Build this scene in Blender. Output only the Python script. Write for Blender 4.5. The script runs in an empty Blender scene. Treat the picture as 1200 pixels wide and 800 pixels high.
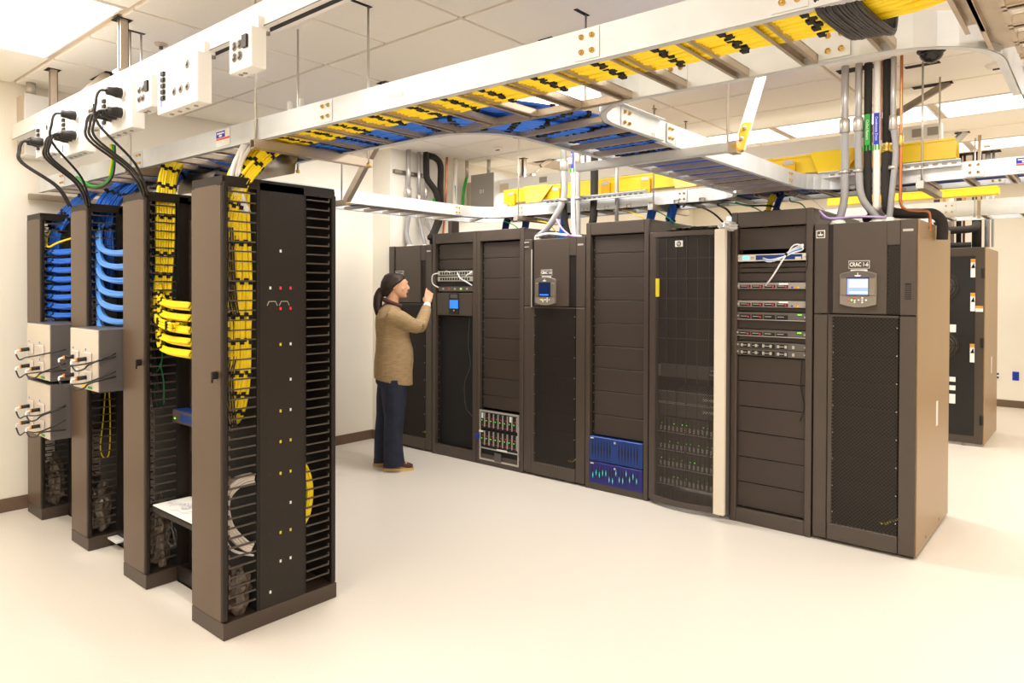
import bpy, bmesh, math, random
from mathutils import Vector, Matrix
random.seed(7)
SC = bpy.context.scene
COL = SC.collection
PI = math.pi
V = Vector

# ------------------------------------------------------------------ camera
YAW, PITCH, ROLL = 0.704754625878236, -0.010395271312699543, 0.0034431182087277636
F_PX, CY = 819.3146816762725, 346.779259507392
cam_d = bpy.data.cameras.new('camera')
cam = bpy.data.objects.new('camera', cam_d)
COL.objects.link(cam)
SC.camera = cam
cam_d.sensor_width = 36.0
cam_d.lens = 36.0 * F_PX / 1200.0
cam_d.shift_y = -(400.0 - CY) / 1200.0
cam_d.clip_start = 0.05
fw = V((-math.sin(YAW) * math.cos(PITCH), math.cos(YAW) * math.cos(PITCH), math.sin(PITCH)))
rt = V((math.cos(YAW), math.sin(YAW), 0))
up = rt.cross(fw)
rt2 = rt * math.cos(ROLL) + up * math.sin(ROLL)
up2 = -rt * math.sin(ROLL) + up * math.cos(ROLL)
m3 = Matrix((rt2, up2, -fw)).transposed()
cam.matrix_world = Matrix.Translation((0, 0, 1.62)) @ m3.to_4x4()

# ------------------------------------------------------------------ world, lights, exposure
SC.view_settings.view_transform = 'Standard'
SC.view_settings.look = 'None'
SC.view_settings.exposure = -0.06
SC.view_settings.gamma = 1.0
SC.view_settings.use_curve_mapping = False
w = bpy.data.worlds.new('world'); SC.world = w
w.use_nodes = True
w.node_tree.nodes['Background'].inputs[0].default_value = (1, 0.95, 0.88, 1)
w.node_tree.nodes['Background'].inputs[1].default_value = 0.3
try:
    SC.cycles.max_bounces = 9; SC.cycles.diffuse_bounces = 6; SC.cycles.glossy_bounces = 4
    SC.cycles.transparent_max_bounces = 12
    SC.cycles.sample_clamp_indirect = 6.0
    SC.cycles.use_denoising = True
except Exception:
    pass
CEIL = 3.093
GX, GY = 0.6265, 0.605      # ceiling grid pitch
# (x0, x1, y0, y1) recessed ceiling panels; each holds an area lamp
PANELS = [(-5.20, -3.96, 0.915, 1.49), (-3.94, -2.69, 0.315, 0.885)]
for k in range(5):
    PANELS.append((-4.81 + k * 1.253, -4.81 + k * 1.253 + 1.20, 6.375, 6.95))
for k in range(3):
    PANELS.append((-2.30 + k * 1.253, -2.30 + k * 1.253 + 1.20, 8.20, 8.77))
for k in range(2):
    PANELS.append((-4.81 + k * 2.506, -4.81 + k * 2.506 + 1.20, 10.0, 10.6))
for yy in (-2.7, -0.3):
    for k in range(4):
        PANELS.append((-5.2 + k * 2.506, -5.2 + k * 2.506 + 1.20, yy, yy + 0.575))
PANELS += [(-5.18, -3.98, 3.955, 4.53), (-3.93, -2.73, 3.955, 4.53), (-1.42, -0.22, 3.35, 3.925)]  # three fill panels added to brighten the dim middle
PANELS += [(1.1, 2.3, 1.5, 2.08), (1.1, 2.3, 3.9, 4.5), (3.6, 4.8, 2.7, 3.3), (3.6, 4.8, 8.6, 9.2)]
def watts(i, x0, y0):
    if i < 2: return 17
    if y0 < 1: return 14
    if i < 7: return 30 if x0 < -2.5 else 14
    if i < 12: return 13
    if x0 < 0: return 35
    if x0 < 3: return 12
    return 7
for i, (x0, x1, y0, y1) in enumerate(PANELS):
    ld = bpy.data.lights.new('ceiling_lamp', 'AREA')
    ld.shape = 'RECTANGLE'; ld.size = x1 - x0 - 0.06; ld.size_y = y1 - y0 - 0.06
    ld.energy = watts(i, x0, y0)
    ld.color = (1.0, 0.966, 0.912)
    lo = bpy.data.objects.new('ceiling_lamp', ld); COL.objects.link(lo)
    lo.location = ((x0 + x1) / 2, (y0 + y1) / 2, CEIL - 0.012)

# ------------------------------------------------------------------ materials
def lin(c):
    return tuple(((x / 255.0) / 12.92 if x / 255.0 <= 0.04045 else ((x / 255.0 + 0.055) / 1.055) ** 2.4) for x in c)
MATS = {}
def mat(name, rgb, rough=0.5, metal=0.0, noise=0.0, nscale=20, bump=0.0, bscale=200, ior=1.5, emit=None, estr=0, spec=0.5, aniso=None, trans=0.0):
    m = bpy.data.materials.new(name); m.use_nodes = True
    nt = m.node_tree; b = nt.nodes['Principled BSDF']
    c = lin(rgb)
    b.inputs['Base Color'].default_value = (*c, 1)
    b.inputs['Roughness'].default_value = rough
    b.inputs['Metallic'].default_value = metal
    b.inputs['IOR'].default_value = ior
    b.inputs['Specular IOR Level'].default_value = spec
    tc = None
    if noise or bump:
        tc = nt.nodes.new('ShaderNodeTexCoord')
        mp = nt.nodes.new('ShaderNodeMapping')
        if aniso: mp.inputs['Scale'].default_value = aniso
        nt.links.new(tc.outputs['Object'], mp.inputs['Vector'])
    if noise:
        n = nt.nodes.new('ShaderNodeTexNoise'); n.inputs['Scale'].default_value = nscale; n.inputs['Detail'].default_value = 4
        r = nt.nodes.new('ShaderNodeValToRGB')
        r.color_ramp.elements[0].position = 0.3; r.color_ramp.elements[1].position = 0.7
        r.color_ramp.elements[0].color = (*[x * (1 - noise) for x in c], 1)
        r.color_ramp.elements[1].color = (*[min(1, x * (1 + noise * 0.6)) for x in c], 1)
        nt.links.new(mp.outputs['Vector'], n.inputs['Vector'])
        nt.links.new(n.outputs['Fac'], r.inputs['Fac']); nt.links.new(r.outputs['Color'], b.inputs['Base Color'])
    if bump:
        n2 = nt.nodes.new('ShaderNodeTexNoise'); n2.inputs['Scale'].default_value = bscale
        bp = nt.nodes.new('ShaderNodeBump'); bp.inputs['Strength'].default_value = bump; bp.inputs['Distance'].default_value = 0.002
        nt.links.new(mp.outputs['Vector'], n2.inputs['Vector'])
        nt.links.new(n2.outputs['Fac'], bp.inputs['Height']); nt.links.new(bp.outputs['Normal'], b.inputs['Normal'])
    if emit:
        b.inputs['Emission Color'].default_value = (*lin(emit), 1); b.inputs['Emission Strength'].default_value = estr
    MATS[name] = m
    return m
mat('floor', (238, 230, 219), 0.35, noise=0.06, nscale=160, bump=0.03, bscale=300)
mat('wall', (246, 240, 228), 0.7, noise=0.02, nscale=3, bump=0.05, bscale=400)
mat('tile', (254, 248, 236), 0.85, noise=0.02, nscale=60)
mat('grid', (214, 196, 174), 0.6)
mat('hole', (40, 34, 28), 0.9)
mat('baseboard', (112, 90, 72), 0.5, noise=0.03)
mat('panel_light', (255, 252, 245), 0.5, emit=(255, 250, 240), estr=2.5)
mat('galv', (196, 182, 164), 0.42, metal=0.8, noise=0.10, nscale=9)
mat('galv_bright', (216, 219, 222), 0.45, metal=0.5, noise=0.08, nscale=7)
mat('steel_dark', (150, 140, 128), 0.4, metal=0.9, noise=0.12, nscale=14)
mat('zinc', (205, 200, 192), 0.35, metal=0.8)
mat('brass', (214, 176, 96), 0.3, metal=0.85)
mat('copper', (208, 130, 84), 0.3, metal=0.85, noise=0.15, nscale=12)
mat('white_paint', (240, 238, 234), 0.45)
mat('pvc', (240, 236, 226), 0.35)
mat('paper', (246, 244, 240), 0.7)
mat('black', (26, 23, 21), 0.5)
mat('foam', (46, 41, 37), 0.85, noise=0.1, nscale=60)
mat('cabinet', (73, 62, 54), 0.42, ior=1.6, noise=0.03, nscale=40)
mat('cabinet_side', (158, 124, 76), 0.36, ior=1.9, noise=0.03, nscale=3, aniso=(1, 1, 0.3))  # black panel; tan base paints in the bright wall reflected at grazing angle
mat('manager', (36, 29, 24), 0.5, ior=1.4)
mat('manager_door', (90, 71, 54), 0.42, ior=1.55, noise=0.02)  # dark door; lighter brown base paints in its glossy reflection
mat('blank', (62, 52, 46), 0.5, ior=1.5)
mat('interior', (20, 17, 16), 0.7)
mat('grey_plastic', (160, 152, 142), 0.4)
mat('grey_dark', (98, 92, 86), 0.45)
mat('display_cheek', (150, 140, 128), 0.3, metal=0.6)
mat('display_body', (138, 128, 118), 0.4)
mat('silver', (204, 200, 194), 0.35, metal=0.4)
mat('screen_bright', (120, 150, 235), 0.3, emit=(150, 170, 250), estr=0.9)
mat('screen_line', (225, 205, 225), 0.3, emit=(232, 214, 232), estr=0.9)
mat('screen_blue', (40, 120, 240), 0.3, emit=(45, 130, 250), estr=0.9)
mat('screen_dark', (20, 30, 58), 0.15, emit=(30, 48, 100), estr=0.4)
mat('cyan_screen', (130, 220, 245), 0.3, emit=(130, 225, 250), estr=0.8)
mat('led_green', (90, 220, 60), 0.3, emit=(130, 255, 60), estr=1.5)
mat('led_red', (200, 40, 50), 0.3, emit=(230, 30, 50), estr=0.7)
mat('teal_glow', (70, 200, 190), 0.3, emit=(70, 220, 200), estr=0.5)
mat('blue_metal', (36, 66, 138), 0.35, metal=0.3)
mat('blue_violet', (46, 44, 128), 0.35, metal=0.3)
mat('manager_base', (66, 52, 41), 0.45, ior=1.6)
mat('blue_cable', (34, 112, 226), 0.38)
mat('blue_mid', (34, 100, 214), 0.4)
mat('blue_dark', (20, 56, 134), 0.45)
mat('blue_light', (88, 150, 232), 0.35)
mat('yellow_cable', (255, 224, 20), 0.4)
mat('finger', (72, 62, 56), 0.4)
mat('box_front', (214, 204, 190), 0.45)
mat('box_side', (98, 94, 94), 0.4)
mat('white_cable', (238, 236, 236), 0.4)
mat('purple_cable', (188, 160, 214), 0.4)
mat('green_cable', (24, 158, 92), 0.4)
mat('grey_cable', (214, 206, 198), 0.5)
mat('black_cable', (34, 30, 30), 0.4)
mat('velcro', (24, 22, 22), 0.9)
mat('yellow_trough', (255, 216, 40), 0.35)
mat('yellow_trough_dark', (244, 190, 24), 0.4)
mat('conduit', (196, 194, 192), 0.35, metal=0.6)
mat('flex', (160, 158, 158), 0.5)
mat('label_blue', (30, 44, 190), 0.5)
mat('label_red', (236, 84, 56), 0.5)
mat('label_green', (24, 160, 40), 0.5)
mat('label_orange', (244, 150, 30), 0.5)
mat('label_yellow', (228, 206, 40), 0.5)
mat('outlet_blue', (20, 60, 190), 0.4)
mat('white_strip', (236, 226, 208), 0.4)
mat('box_tan', (206, 190, 168), 0.45)
mat('plastic_bag', (104, 92, 82), 0.25, noise=0.6, nscale=25, bump=0.8, bscale=30)
mat('skin', (226, 172, 138), 0.5)
mat('hair', (50, 34, 28), 0.62, noise=0.3, nscale=40, aniso=(4, 4, 0.5))
mat('sweater', (168, 142, 104), 0.9, noise=0.22, nscale=26, aniso=(0.6, 0.6, 5), bump=0.5, bscale=120)
mat('cuff', (232, 226, 220), 0.8)
mat('jeans', (34, 40, 60), 0.85, noise=0.28, nscale=14, bump=0.2)
mat('collar', (84, 50, 50), 0.9)
mat('shoe', (84, 52, 40), 0.6, noise=0.3, nscale=60)
mat('sole', (226, 192, 130), 0.6)
mat('lip', (176, 96, 84), 0.5)
mat('dome', (26, 24, 22), 0.12)
mat('tape_dots', (244, 244, 240), 0.6)

def mesh_door_mat(name, rgb, scale, dens, alpha_gap=True):
    m = bpy.data.materials.new(name); m.use_nodes = True
    nt = m.node_tree; b = nt.nodes['Principled BSDF']; out = nt.nodes['Material Output']
    b.inputs['Base Color'].default_value = (*lin(rgb), 1); b.inputs['Roughness'].default_value = 0.45
    tc = nt.nodes.new('ShaderNodeTexCoord'); mp = nt.nodes.new('ShaderNodeMapping')
    mp.inputs['Rotation'].default_value = (0, PI / 4, 0)
    nt.links.new(tc.outputs['Object'], mp.inputs['Vector'])
    sx = nt.nodes.new('ShaderNodeSeparateXYZ'); nt.links.new(mp.outputs['Vector'], sx.inputs[0])
    outs = []
    for ax in ('X', 'Z'):
        mu = nt.nodes.new('ShaderNodeMath'); mu.operation = 'MULTIPLY'; mu.inputs[1].default_value = 2 * PI / scale
        sn = nt.nodes.new('ShaderNodeMath'); sn.operation = 'SINE'
        nt.links.new(sx.outputs[ax], mu.inputs[0]); nt.links.new(mu.outputs[0], sn.inputs[0]); outs.append(sn)
    ad = nt.nodes.new('ShaderNodeMath'); ad.operation = 'ADD'
    nt.links.new(outs[0].outputs[0], ad.inputs[0]); nt.links.new(outs[1].outputs[0], ad.inputs[1])
    gt = nt.nodes.new('ShaderNodeMath'); gt.operation = 'GREATER_THAN'; gt.inputs[1].default_value = dens
    nt.links.new(ad.outputs[0], gt.inputs[0])
    tr = nt.nodes.new('ShaderNodeBsdfTransparent'); mx = nt.nodes.new('ShaderNodeMixShader')
    nt.links.new(gt.outputs[0], mx.inputs[0]); nt.links.new(b.outputs[0], mx.inputs[1]); nt.links.new(tr.outputs[0], mx.inputs[2])
    nt.links.new(mx.outputs[0], out.inputs['Surface'])
    MATS[name] = m
mesh_door_mat('mesh_door', (44, 37, 33), 0.016, 0.25)
mesh_door_mat('mesh_fine', (58, 50, 48), 0.012, 0.1)

# ------------------------------------------------------------------ mesh helpers
def root_of(o):
    p = V((0, 0, 0))
    while o is not None:
        p += o.location; o = o.parent
    return p
class MB:
    def __init__(s): s.v = []; s.f = []; s.m = []; s.mi = 0; s.mats = []; s.sm = []; s.smooth = False
    def use(s, name):
        if name not in s.mats: s.mats.append(name)
        s.mi = s.mats.index(name); return s
    def add(s, vs, fs):
        o = len(s.v); s.v += [tuple(a) for a in vs]
        for f in fs:
            s.f.append([i + o for i in f]); s.m.append(s.mi); s.sm.append(s.smooth)
        return s
    def box(s, x0, x1, y0, y1, z0, z1):
        vs = [(x, y, z) for z in (z0, z1) for y in (y0, y1) for x in (x0, x1)]
        return s.add(vs, [(0, 2, 3, 1), (4, 5, 7, 6), (0, 1, 5, 4), (2, 6, 7, 3), (0, 4, 6, 2), (1, 3, 7, 5)])
    def bbox(s, x0, x1, y0, y1, z0, z1, b=0.004):
        bm = bmesh.new(); bmesh.ops.create_cube(bm, size=1)
        for v in bm.verts: v.co = V(((x0 + x1) / 2 + v.co.x * (x1 - x0), (y0 + y1) / 2 + v.co.y * (y1 - y0), (z0 + z1) / 2 + v.co.z * (z1 - z0)))
        bmesh.ops.bevel(bm, geom=bm.edges[:], offset=b, segments=1, affect='EDGES')
        bm.verts.index_update()
        s.add([v.co for v in bm.verts], [[v.index for v in f.verts] for f in bm.faces]); bm.free(); return s
    def obox(s, p0, p1, wv, hv):
        p0, p1, wv, hv = V(p0), V(p1), V(wv) / 2, V(hv) / 2
        vs = [p + a * wv + b * hv for p in (p0, p1) for a, b in ((-1, -1), (1, -1), (1, 1), (-1, 1))]
        return s.add(vs, [(3, 2, 1, 0), (4, 5, 6, 7), (0, 1, 5, 4), (1, 2, 6, 5), (2, 3, 7, 6), (3, 0, 4, 7)])
    def prism(s, pts, d):
        n = len(pts); d = V(d); vs = [V(p) for p in pts] + [V(p) + d for p in pts]
        return s.add(vs, [list(range(n))[::-1], list(range(n, 2 * n))] + [(i, (i + 1) % n, n + (i + 1) % n, n + i) for i in range(n)])
    def ring(s, rings, cap=True):
        n = len(rings[0]); vs = [p for r in rings for p in r]; fs = []
        for k in range(len(rings) - 1):
            for i in range(n):
                j = (i + 1) % n; fs.append((k * n + i, k * n + j, (k + 1) * n + j, (k + 1) * n + i))
        if cap: fs += [list(range(n))[::-1], [(len(rings) - 1) * n + i for i in range(n)]]
        return s.add(vs, fs)
    def tube(s, pts, r, n=8, sm=0):
        if sm: pts = smooth(pts, sm)
        pts = [V(p) for p in pts]
        rs = r if isinstance(r, (list, tuple)) else [r] * len(pts)
        if len(rs) != len(pts): rs = [rs[0] + (rs[-1] - rs[0]) * i / (len(pts) - 1) for i in range(len(pts))]
        t = (pts[1] - pts[0]).normalized()
        a = t.orthogonal().normalized(); rings = []
        for i, p in enumerate(pts):
            if i == 0: t = (pts[1] - pts[0])
            elif i == len(pts) - 1: t = (pts[-1] - pts[-2])
            else: t = (pts[i + 1] - pts[i - 1])
            t = t.normalized() if t.length > 1e-9 else V((0, 0, 1))
            a = (a - t * a.dot(t)).normalized(); b = t.cross(a)
            rings.append([p + (a * math.cos(2 * PI * k / n) + b * math.sin(2 * PI * k / n)) * rs[i] for k in range(n)])
        o = s.smooth; s.smooth = True; s.ring(rings); s.smooth = o; return s
    def cyl(s, p0, p1, r, n=10): return s.tube([p0, p1], r, n)
    def dome(s, c, r, zs=1, n=12, half=True, d=(0, 0, -1)):
        c = V(c); d = V(d).normalized(); a = d.orthogonal().normalized(); b = d.cross(a); rings = []
        for k in range(6):
            th = (PI / 2) * k / 5.001
            rings.append([c + d * r * zs * math.sin(th) + (a * math.cos(2 * PI * i / n) + b * math.sin(2 * PI * i / n)) * r * math.cos(th) for i in range(n)])
        s.smooth = True; s.ring(rings); s.smooth = False; return s
    def loft(s, rings, n=16):
        # ring: (centre, uvec, vvec, ru, rv[, superellipse power])
        out = []
        for q in rings:
            c, u, v, ru, rv = q[:5]; pw = q[5] if len(q) > 5 else 2.0
            c, u, v = V(c), V(u), V(v); rr = []
            for k in range(n):
                a = 2 * PI * k / n; ca, sa = math.cos(a), math.sin(a)
                x = math.copysign(abs(ca) ** (2 / pw), ca); y = math.copysign(abs(sa) ** (2 / pw), sa)
                rr.append(c + u * (ru * x) + v * (rv * y))
            out.append(rr)
        s.smooth = True; s.ring(out); s.smooth = False; return s
    def mesh(s, name, off=V((0, 0, 0))):
        me = bpy.data.meshes.new(name)
        me.from_pydata([tuple(V(v) - off) for v in s.v], [], s.f)
        for m in (s.mats or ['cabinet']): me.materials.append(MATS[m])
        for p, mi, sm in zip(me.polygons, s.m, s.sm): p.material_index = mi; p.use_smooth = sm
        me.update(); return me
    def build(s, name, m=None, parent=None):
        if m and not s.mats: s.mats = [m]
        off = root_of(parent) if parent else V((0, 0, 0))
        o = bpy.data.objects.new(name, s.mesh(name, off)); COL.objects.link(o)
        if parent: o.parent = parent
        return o
def B(m): return MB().use(m)
def smooth(pts, k):
    pts = [V(p) for p in pts]; out = []
    for i in range(len(pts) - 1):
        p0 = pts[max(i - 1, 0)]; p1 = pts[i]; p2 = pts[i + 1]; p3 = pts[min(i + 2, len(pts) - 1)]
        for j in range(k):
            t = j / k
            out.append(0.5 * ((2 * p1) + (p2 - p0) * t + (2 * p0 - 5 * p1 + 4 * p2 - p3) * t * t + (-p0 + 3 * p1 - 3 * p2 + p3) * t ** 3))
    out.append(pts[-1]); return out
def arc(cx, cy, r, a0, a1, z=0, n=8):
    return [(cx + r * math.cos(math.radians(a0 + (a1 - a0) * i / n)), cy + r * math.sin(math.radians(a0 + (a1 - a0) * i / n)), z) for i in range(n + 1)]
def tag(o, label, cat, group=None, kind=None):
    o['label'] = label; o['category'] = cat
    if group: o['group'] = group
    if kind: o['kind'] = kind
    return o
def thing(name, label, cat, loc, group=None):
    o = bpy.data.objects.new(name, None); COL.objects.link(o); o.location = loc; o.empty_display_size = 0.1
    return tag(o, label, cat, group)
def struct(name, mb, parent=None):
    o = mb.build(name, None, parent)
    if parent is None: o['kind'] = 'structure'
    return o
def inst(name, me, loc, parent, rot=None):
    o = bpy.data.objects.new(name, me); COL.objects.link(o); o.parent = parent
    o.location = V(loc) - (root_of(parent) if parent else V((0, 0, 0)))
    if rot: o.rotation_euler = rot
    return o
def text(s, size, loc, parent, m, name='lettering', rot=(PI / 2, 0, 0), label=None, ext=0.0006, sx=1.0, off=0.0):
    cu = bpy.data.curves.new(name, 'FONT'); cu.body = s; cu.size = size; cu.align_x = 'CENTER'; cu.align_y = 'CENTER'; cu.extrude = ext
    cu.resolution_u = 2; cu.offset = off
    tmp = bpy.data.objects.new('tmp', cu); me = bpy.data.meshes.new_from_object(tmp); bpy.data.objects.remove(tmp)
    me.materials.clear(); me.materials.append(MATS[m])
    o = bpy.data.objects.new(name, me); COL.objects.link(o); o.parent = parent
    o.location = V(loc) - root_of(parent); o.rotation_euler = rot; o.scale = (sx, 1, 1)
    if label: o['label'] = label
    return o

# ------------------------------------------------------------------ setting
XL, YB, XR, YF = -6.03, 11.85, 5.5, -4.0
struct('floor', B('floor').box(XL - 0.2, XR, YF, YB + 0.2, -0.1, 0))
cl = struct('ceiling', B('grid').box(XL - 0.2, XR, YF, YB + 0.2, CEIL + 0.012, CEIL + 0.1))
HOLES = []
def tile_at(x0, x1, y0, y1):
    for (a, b, c, d) in PANELS:
        if x0 < b - 0.05 and x1 > a + 0.05 and y0 < d - 0.05 and y1 > c + 0.05: return
    key = (round(x1 - x0, 3), round(y1 - y0, 3))
    if key not in TM:
        TM[key] = B('tile').bbox(0, key[0], 0, key[1], 0, 0.02, 0.004).mesh('ceiling_tile')
    inst('ceiling_tile', TM[key], (x0, y0, CEIL - 0.003), cl)
TM = {}
g = 0.012
y = 1.52 - GY * 9
row = 0
for j in range(-9, 17):
    y0 = 1.52 + j * GY
    if y0 + GY > YB: break
    if j in (0, 1):
        if j == 1: continue
        for i in range(-2, 17):
            xa = -5.20 + i * GX; xb = xa + GX
            if xa < XL: xa = XL
            if xb - xa > 0.1: tile_at(xa + g, xb - g, y0 + g, y0 + 2 * GY - g)
        continue
    for i in range(-1, 9):
        xa = -5.20 + i * 2 * GX; xb = xa + 2 * GX
        if 3 <= j <= 5 and i in (1,):   # narrower tiles behind the tray, as the photo shows
            tile_at(xa + g, xa + GX - g, y0 + g, y0 + GY - g); tile_at(xa + GX + g, xb - g, y0 + g, y0 + GY - g); continue
        if xa < XL: xa = XL
        if xb > XR: continue
        for (a, b, c, d) in PANELS:
            pass
        tile_at(xa + g, xb - g, y0 + g, y0 + GY - g)
for i, (x0, x1, y0, y1) in enumerate(PANELS):
    t = thing('ceiling_light', '', 'light', ((x0 + x1) / 2, (y0 + y1) / 2, CEIL))
    if i == 0: t['label'] = 'bright rectangular ceiling light panel in the top left corner above the white busway'
    elif i == 1: t['label'] = 'second white ceiling light panel at the top edge, right of the corner one'
    elif i < 7: t['label'] = ['first', 'second', 'third', 'fourth', 'fifth'][i - 2] + ' panel from the left in the long bright ceiling strip over the cabinets'; t['group'] = 'panels of the long ceiling strip'
    elif i < 10: t['label'] = ['left', 'middle', 'right'][i - 7] + ' panel of the farther ceiling strip beyond the yellow fibre trough'; t['group'] = 'panels of the farther ceiling strip'
    elif i < 12: t['label'] = ['left', 'right'][i - 10] + ' ceiling light panel nearest the back wall'; t['group'] = 'panels near the back wall'
    elif i < 20: t['label'] = ['first', 'second', 'third', 'fourth'][(i - 12) % 4] + ' panel from the left in the ' + ['rearmost', 'nearer'][(i - 12) // 4] + ' ceiling row behind the viewer'; t['group'] = 'ceiling panels behind the viewer'
    else: t['label'] = ['ceiling light panel above the left wall tray, hidden behind the foreground tray', 'ceiling light panel right of centre above the foreground tray', 'ceiling light panel above the top right corner of the view', 'ceiling light panel over the open floor right of the viewer', 'ceiling light panel right of the right cooling unit', 'ceiling light panel near the right wall, front one', 'ceiling light panel near the right wall, rear one'][i - 20]
    B('panel_light').box(x0 + 0.012, x1 - 0.012, y0 + 0.012, y1 - 0.012, CEIL - 0.004, CEIL + 0.01).build('diffuser', None, t)
    f = B('white_paint')
    for a, b, c, d in ((x0, x1, y0, y0 + 0.012), (x0, x1, y1 - 0.012, y1), (x0, x0 + 0.012, y0 + 0.012, y1 - 0.012), (x1 - 0.012, x1, y0 + 0.012, y1 - 0.012)):
        f.box(a, b, c, d, CEIL - 0.006, CEIL + 0.01)
    f.build('frame', None, t)
# walls (left wall steps in beyond the pilaster)
XP, YP = -5.74, 4.77
struct('wall_left', B('wall').box(XL - 0.2, XL, YF, YP, 0, CEIL + 0.02).box(XL - 0.2, XP, YP, YB + 0.2, 0, CEIL + 0.02))
struct('wall_back', B('wall').box(XP, XR, YB, YB + 0.2, 0, CEIL + 0.02))
struct('wall_right', B('wall').box(XR, XR + 0.2, YF, YB + 0.2, 0, CEIL + 0.02))
struct('wall_front', B('wall').box(XL - 0.2, XR + 0.2, YF - 0.2, YF, 0, CEIL + 0.02))
struct('baseboard_left', B('baseboard').box(XL, XL + 0.008, YF, YP, 0, 0.098).box(XL, XP + 0.008, YP - 0.008, YP, 0, 0.098).box(XP, XP + 0.008, YP, YB, 0, 0.098))
struct('baseboard_back', B('baseboard').box(XP, XR, YB - 0.008, YB, 0, 0.10))
struct('baseboard_right', B('baseboard').box(XR - 0.008, XR, YF, YB, 0, 0.10))
struct('baseboard_front', B('baseboard').box(XL, XR, YF, YF + 0.008, 0, 0.10))
# wall outlets on the far wall
def outlet(x, z, m, label, wdt=0.075):
    t = thing('wall_outlet', label, 'outlet', (x, YB, z))
    B(m).bbox(x - wdt / 2, x + wdt / 2, YB - 0.012, YB, z - 0.06, z + 0.06, 0.003).build('cover_plate', None, t)
    for dz in (-0.025, 0.025):
        B('black' if m == 'white_paint' else 'blue_dark').box(x - 0.014, x + 0.014, YB - 0.014, YB - 0.011, z + dz - 0.012, z + dz + 0.012).build('socket', None, t)
outlet(-0.945, 0.44, 'outlet_blue', 'small blue wall outlet on the far wall at the right edge')
outlet(-1.15, 0.43, 'white_paint', 'white wall outlet on the far wall beside the rear cabinet')

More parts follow.
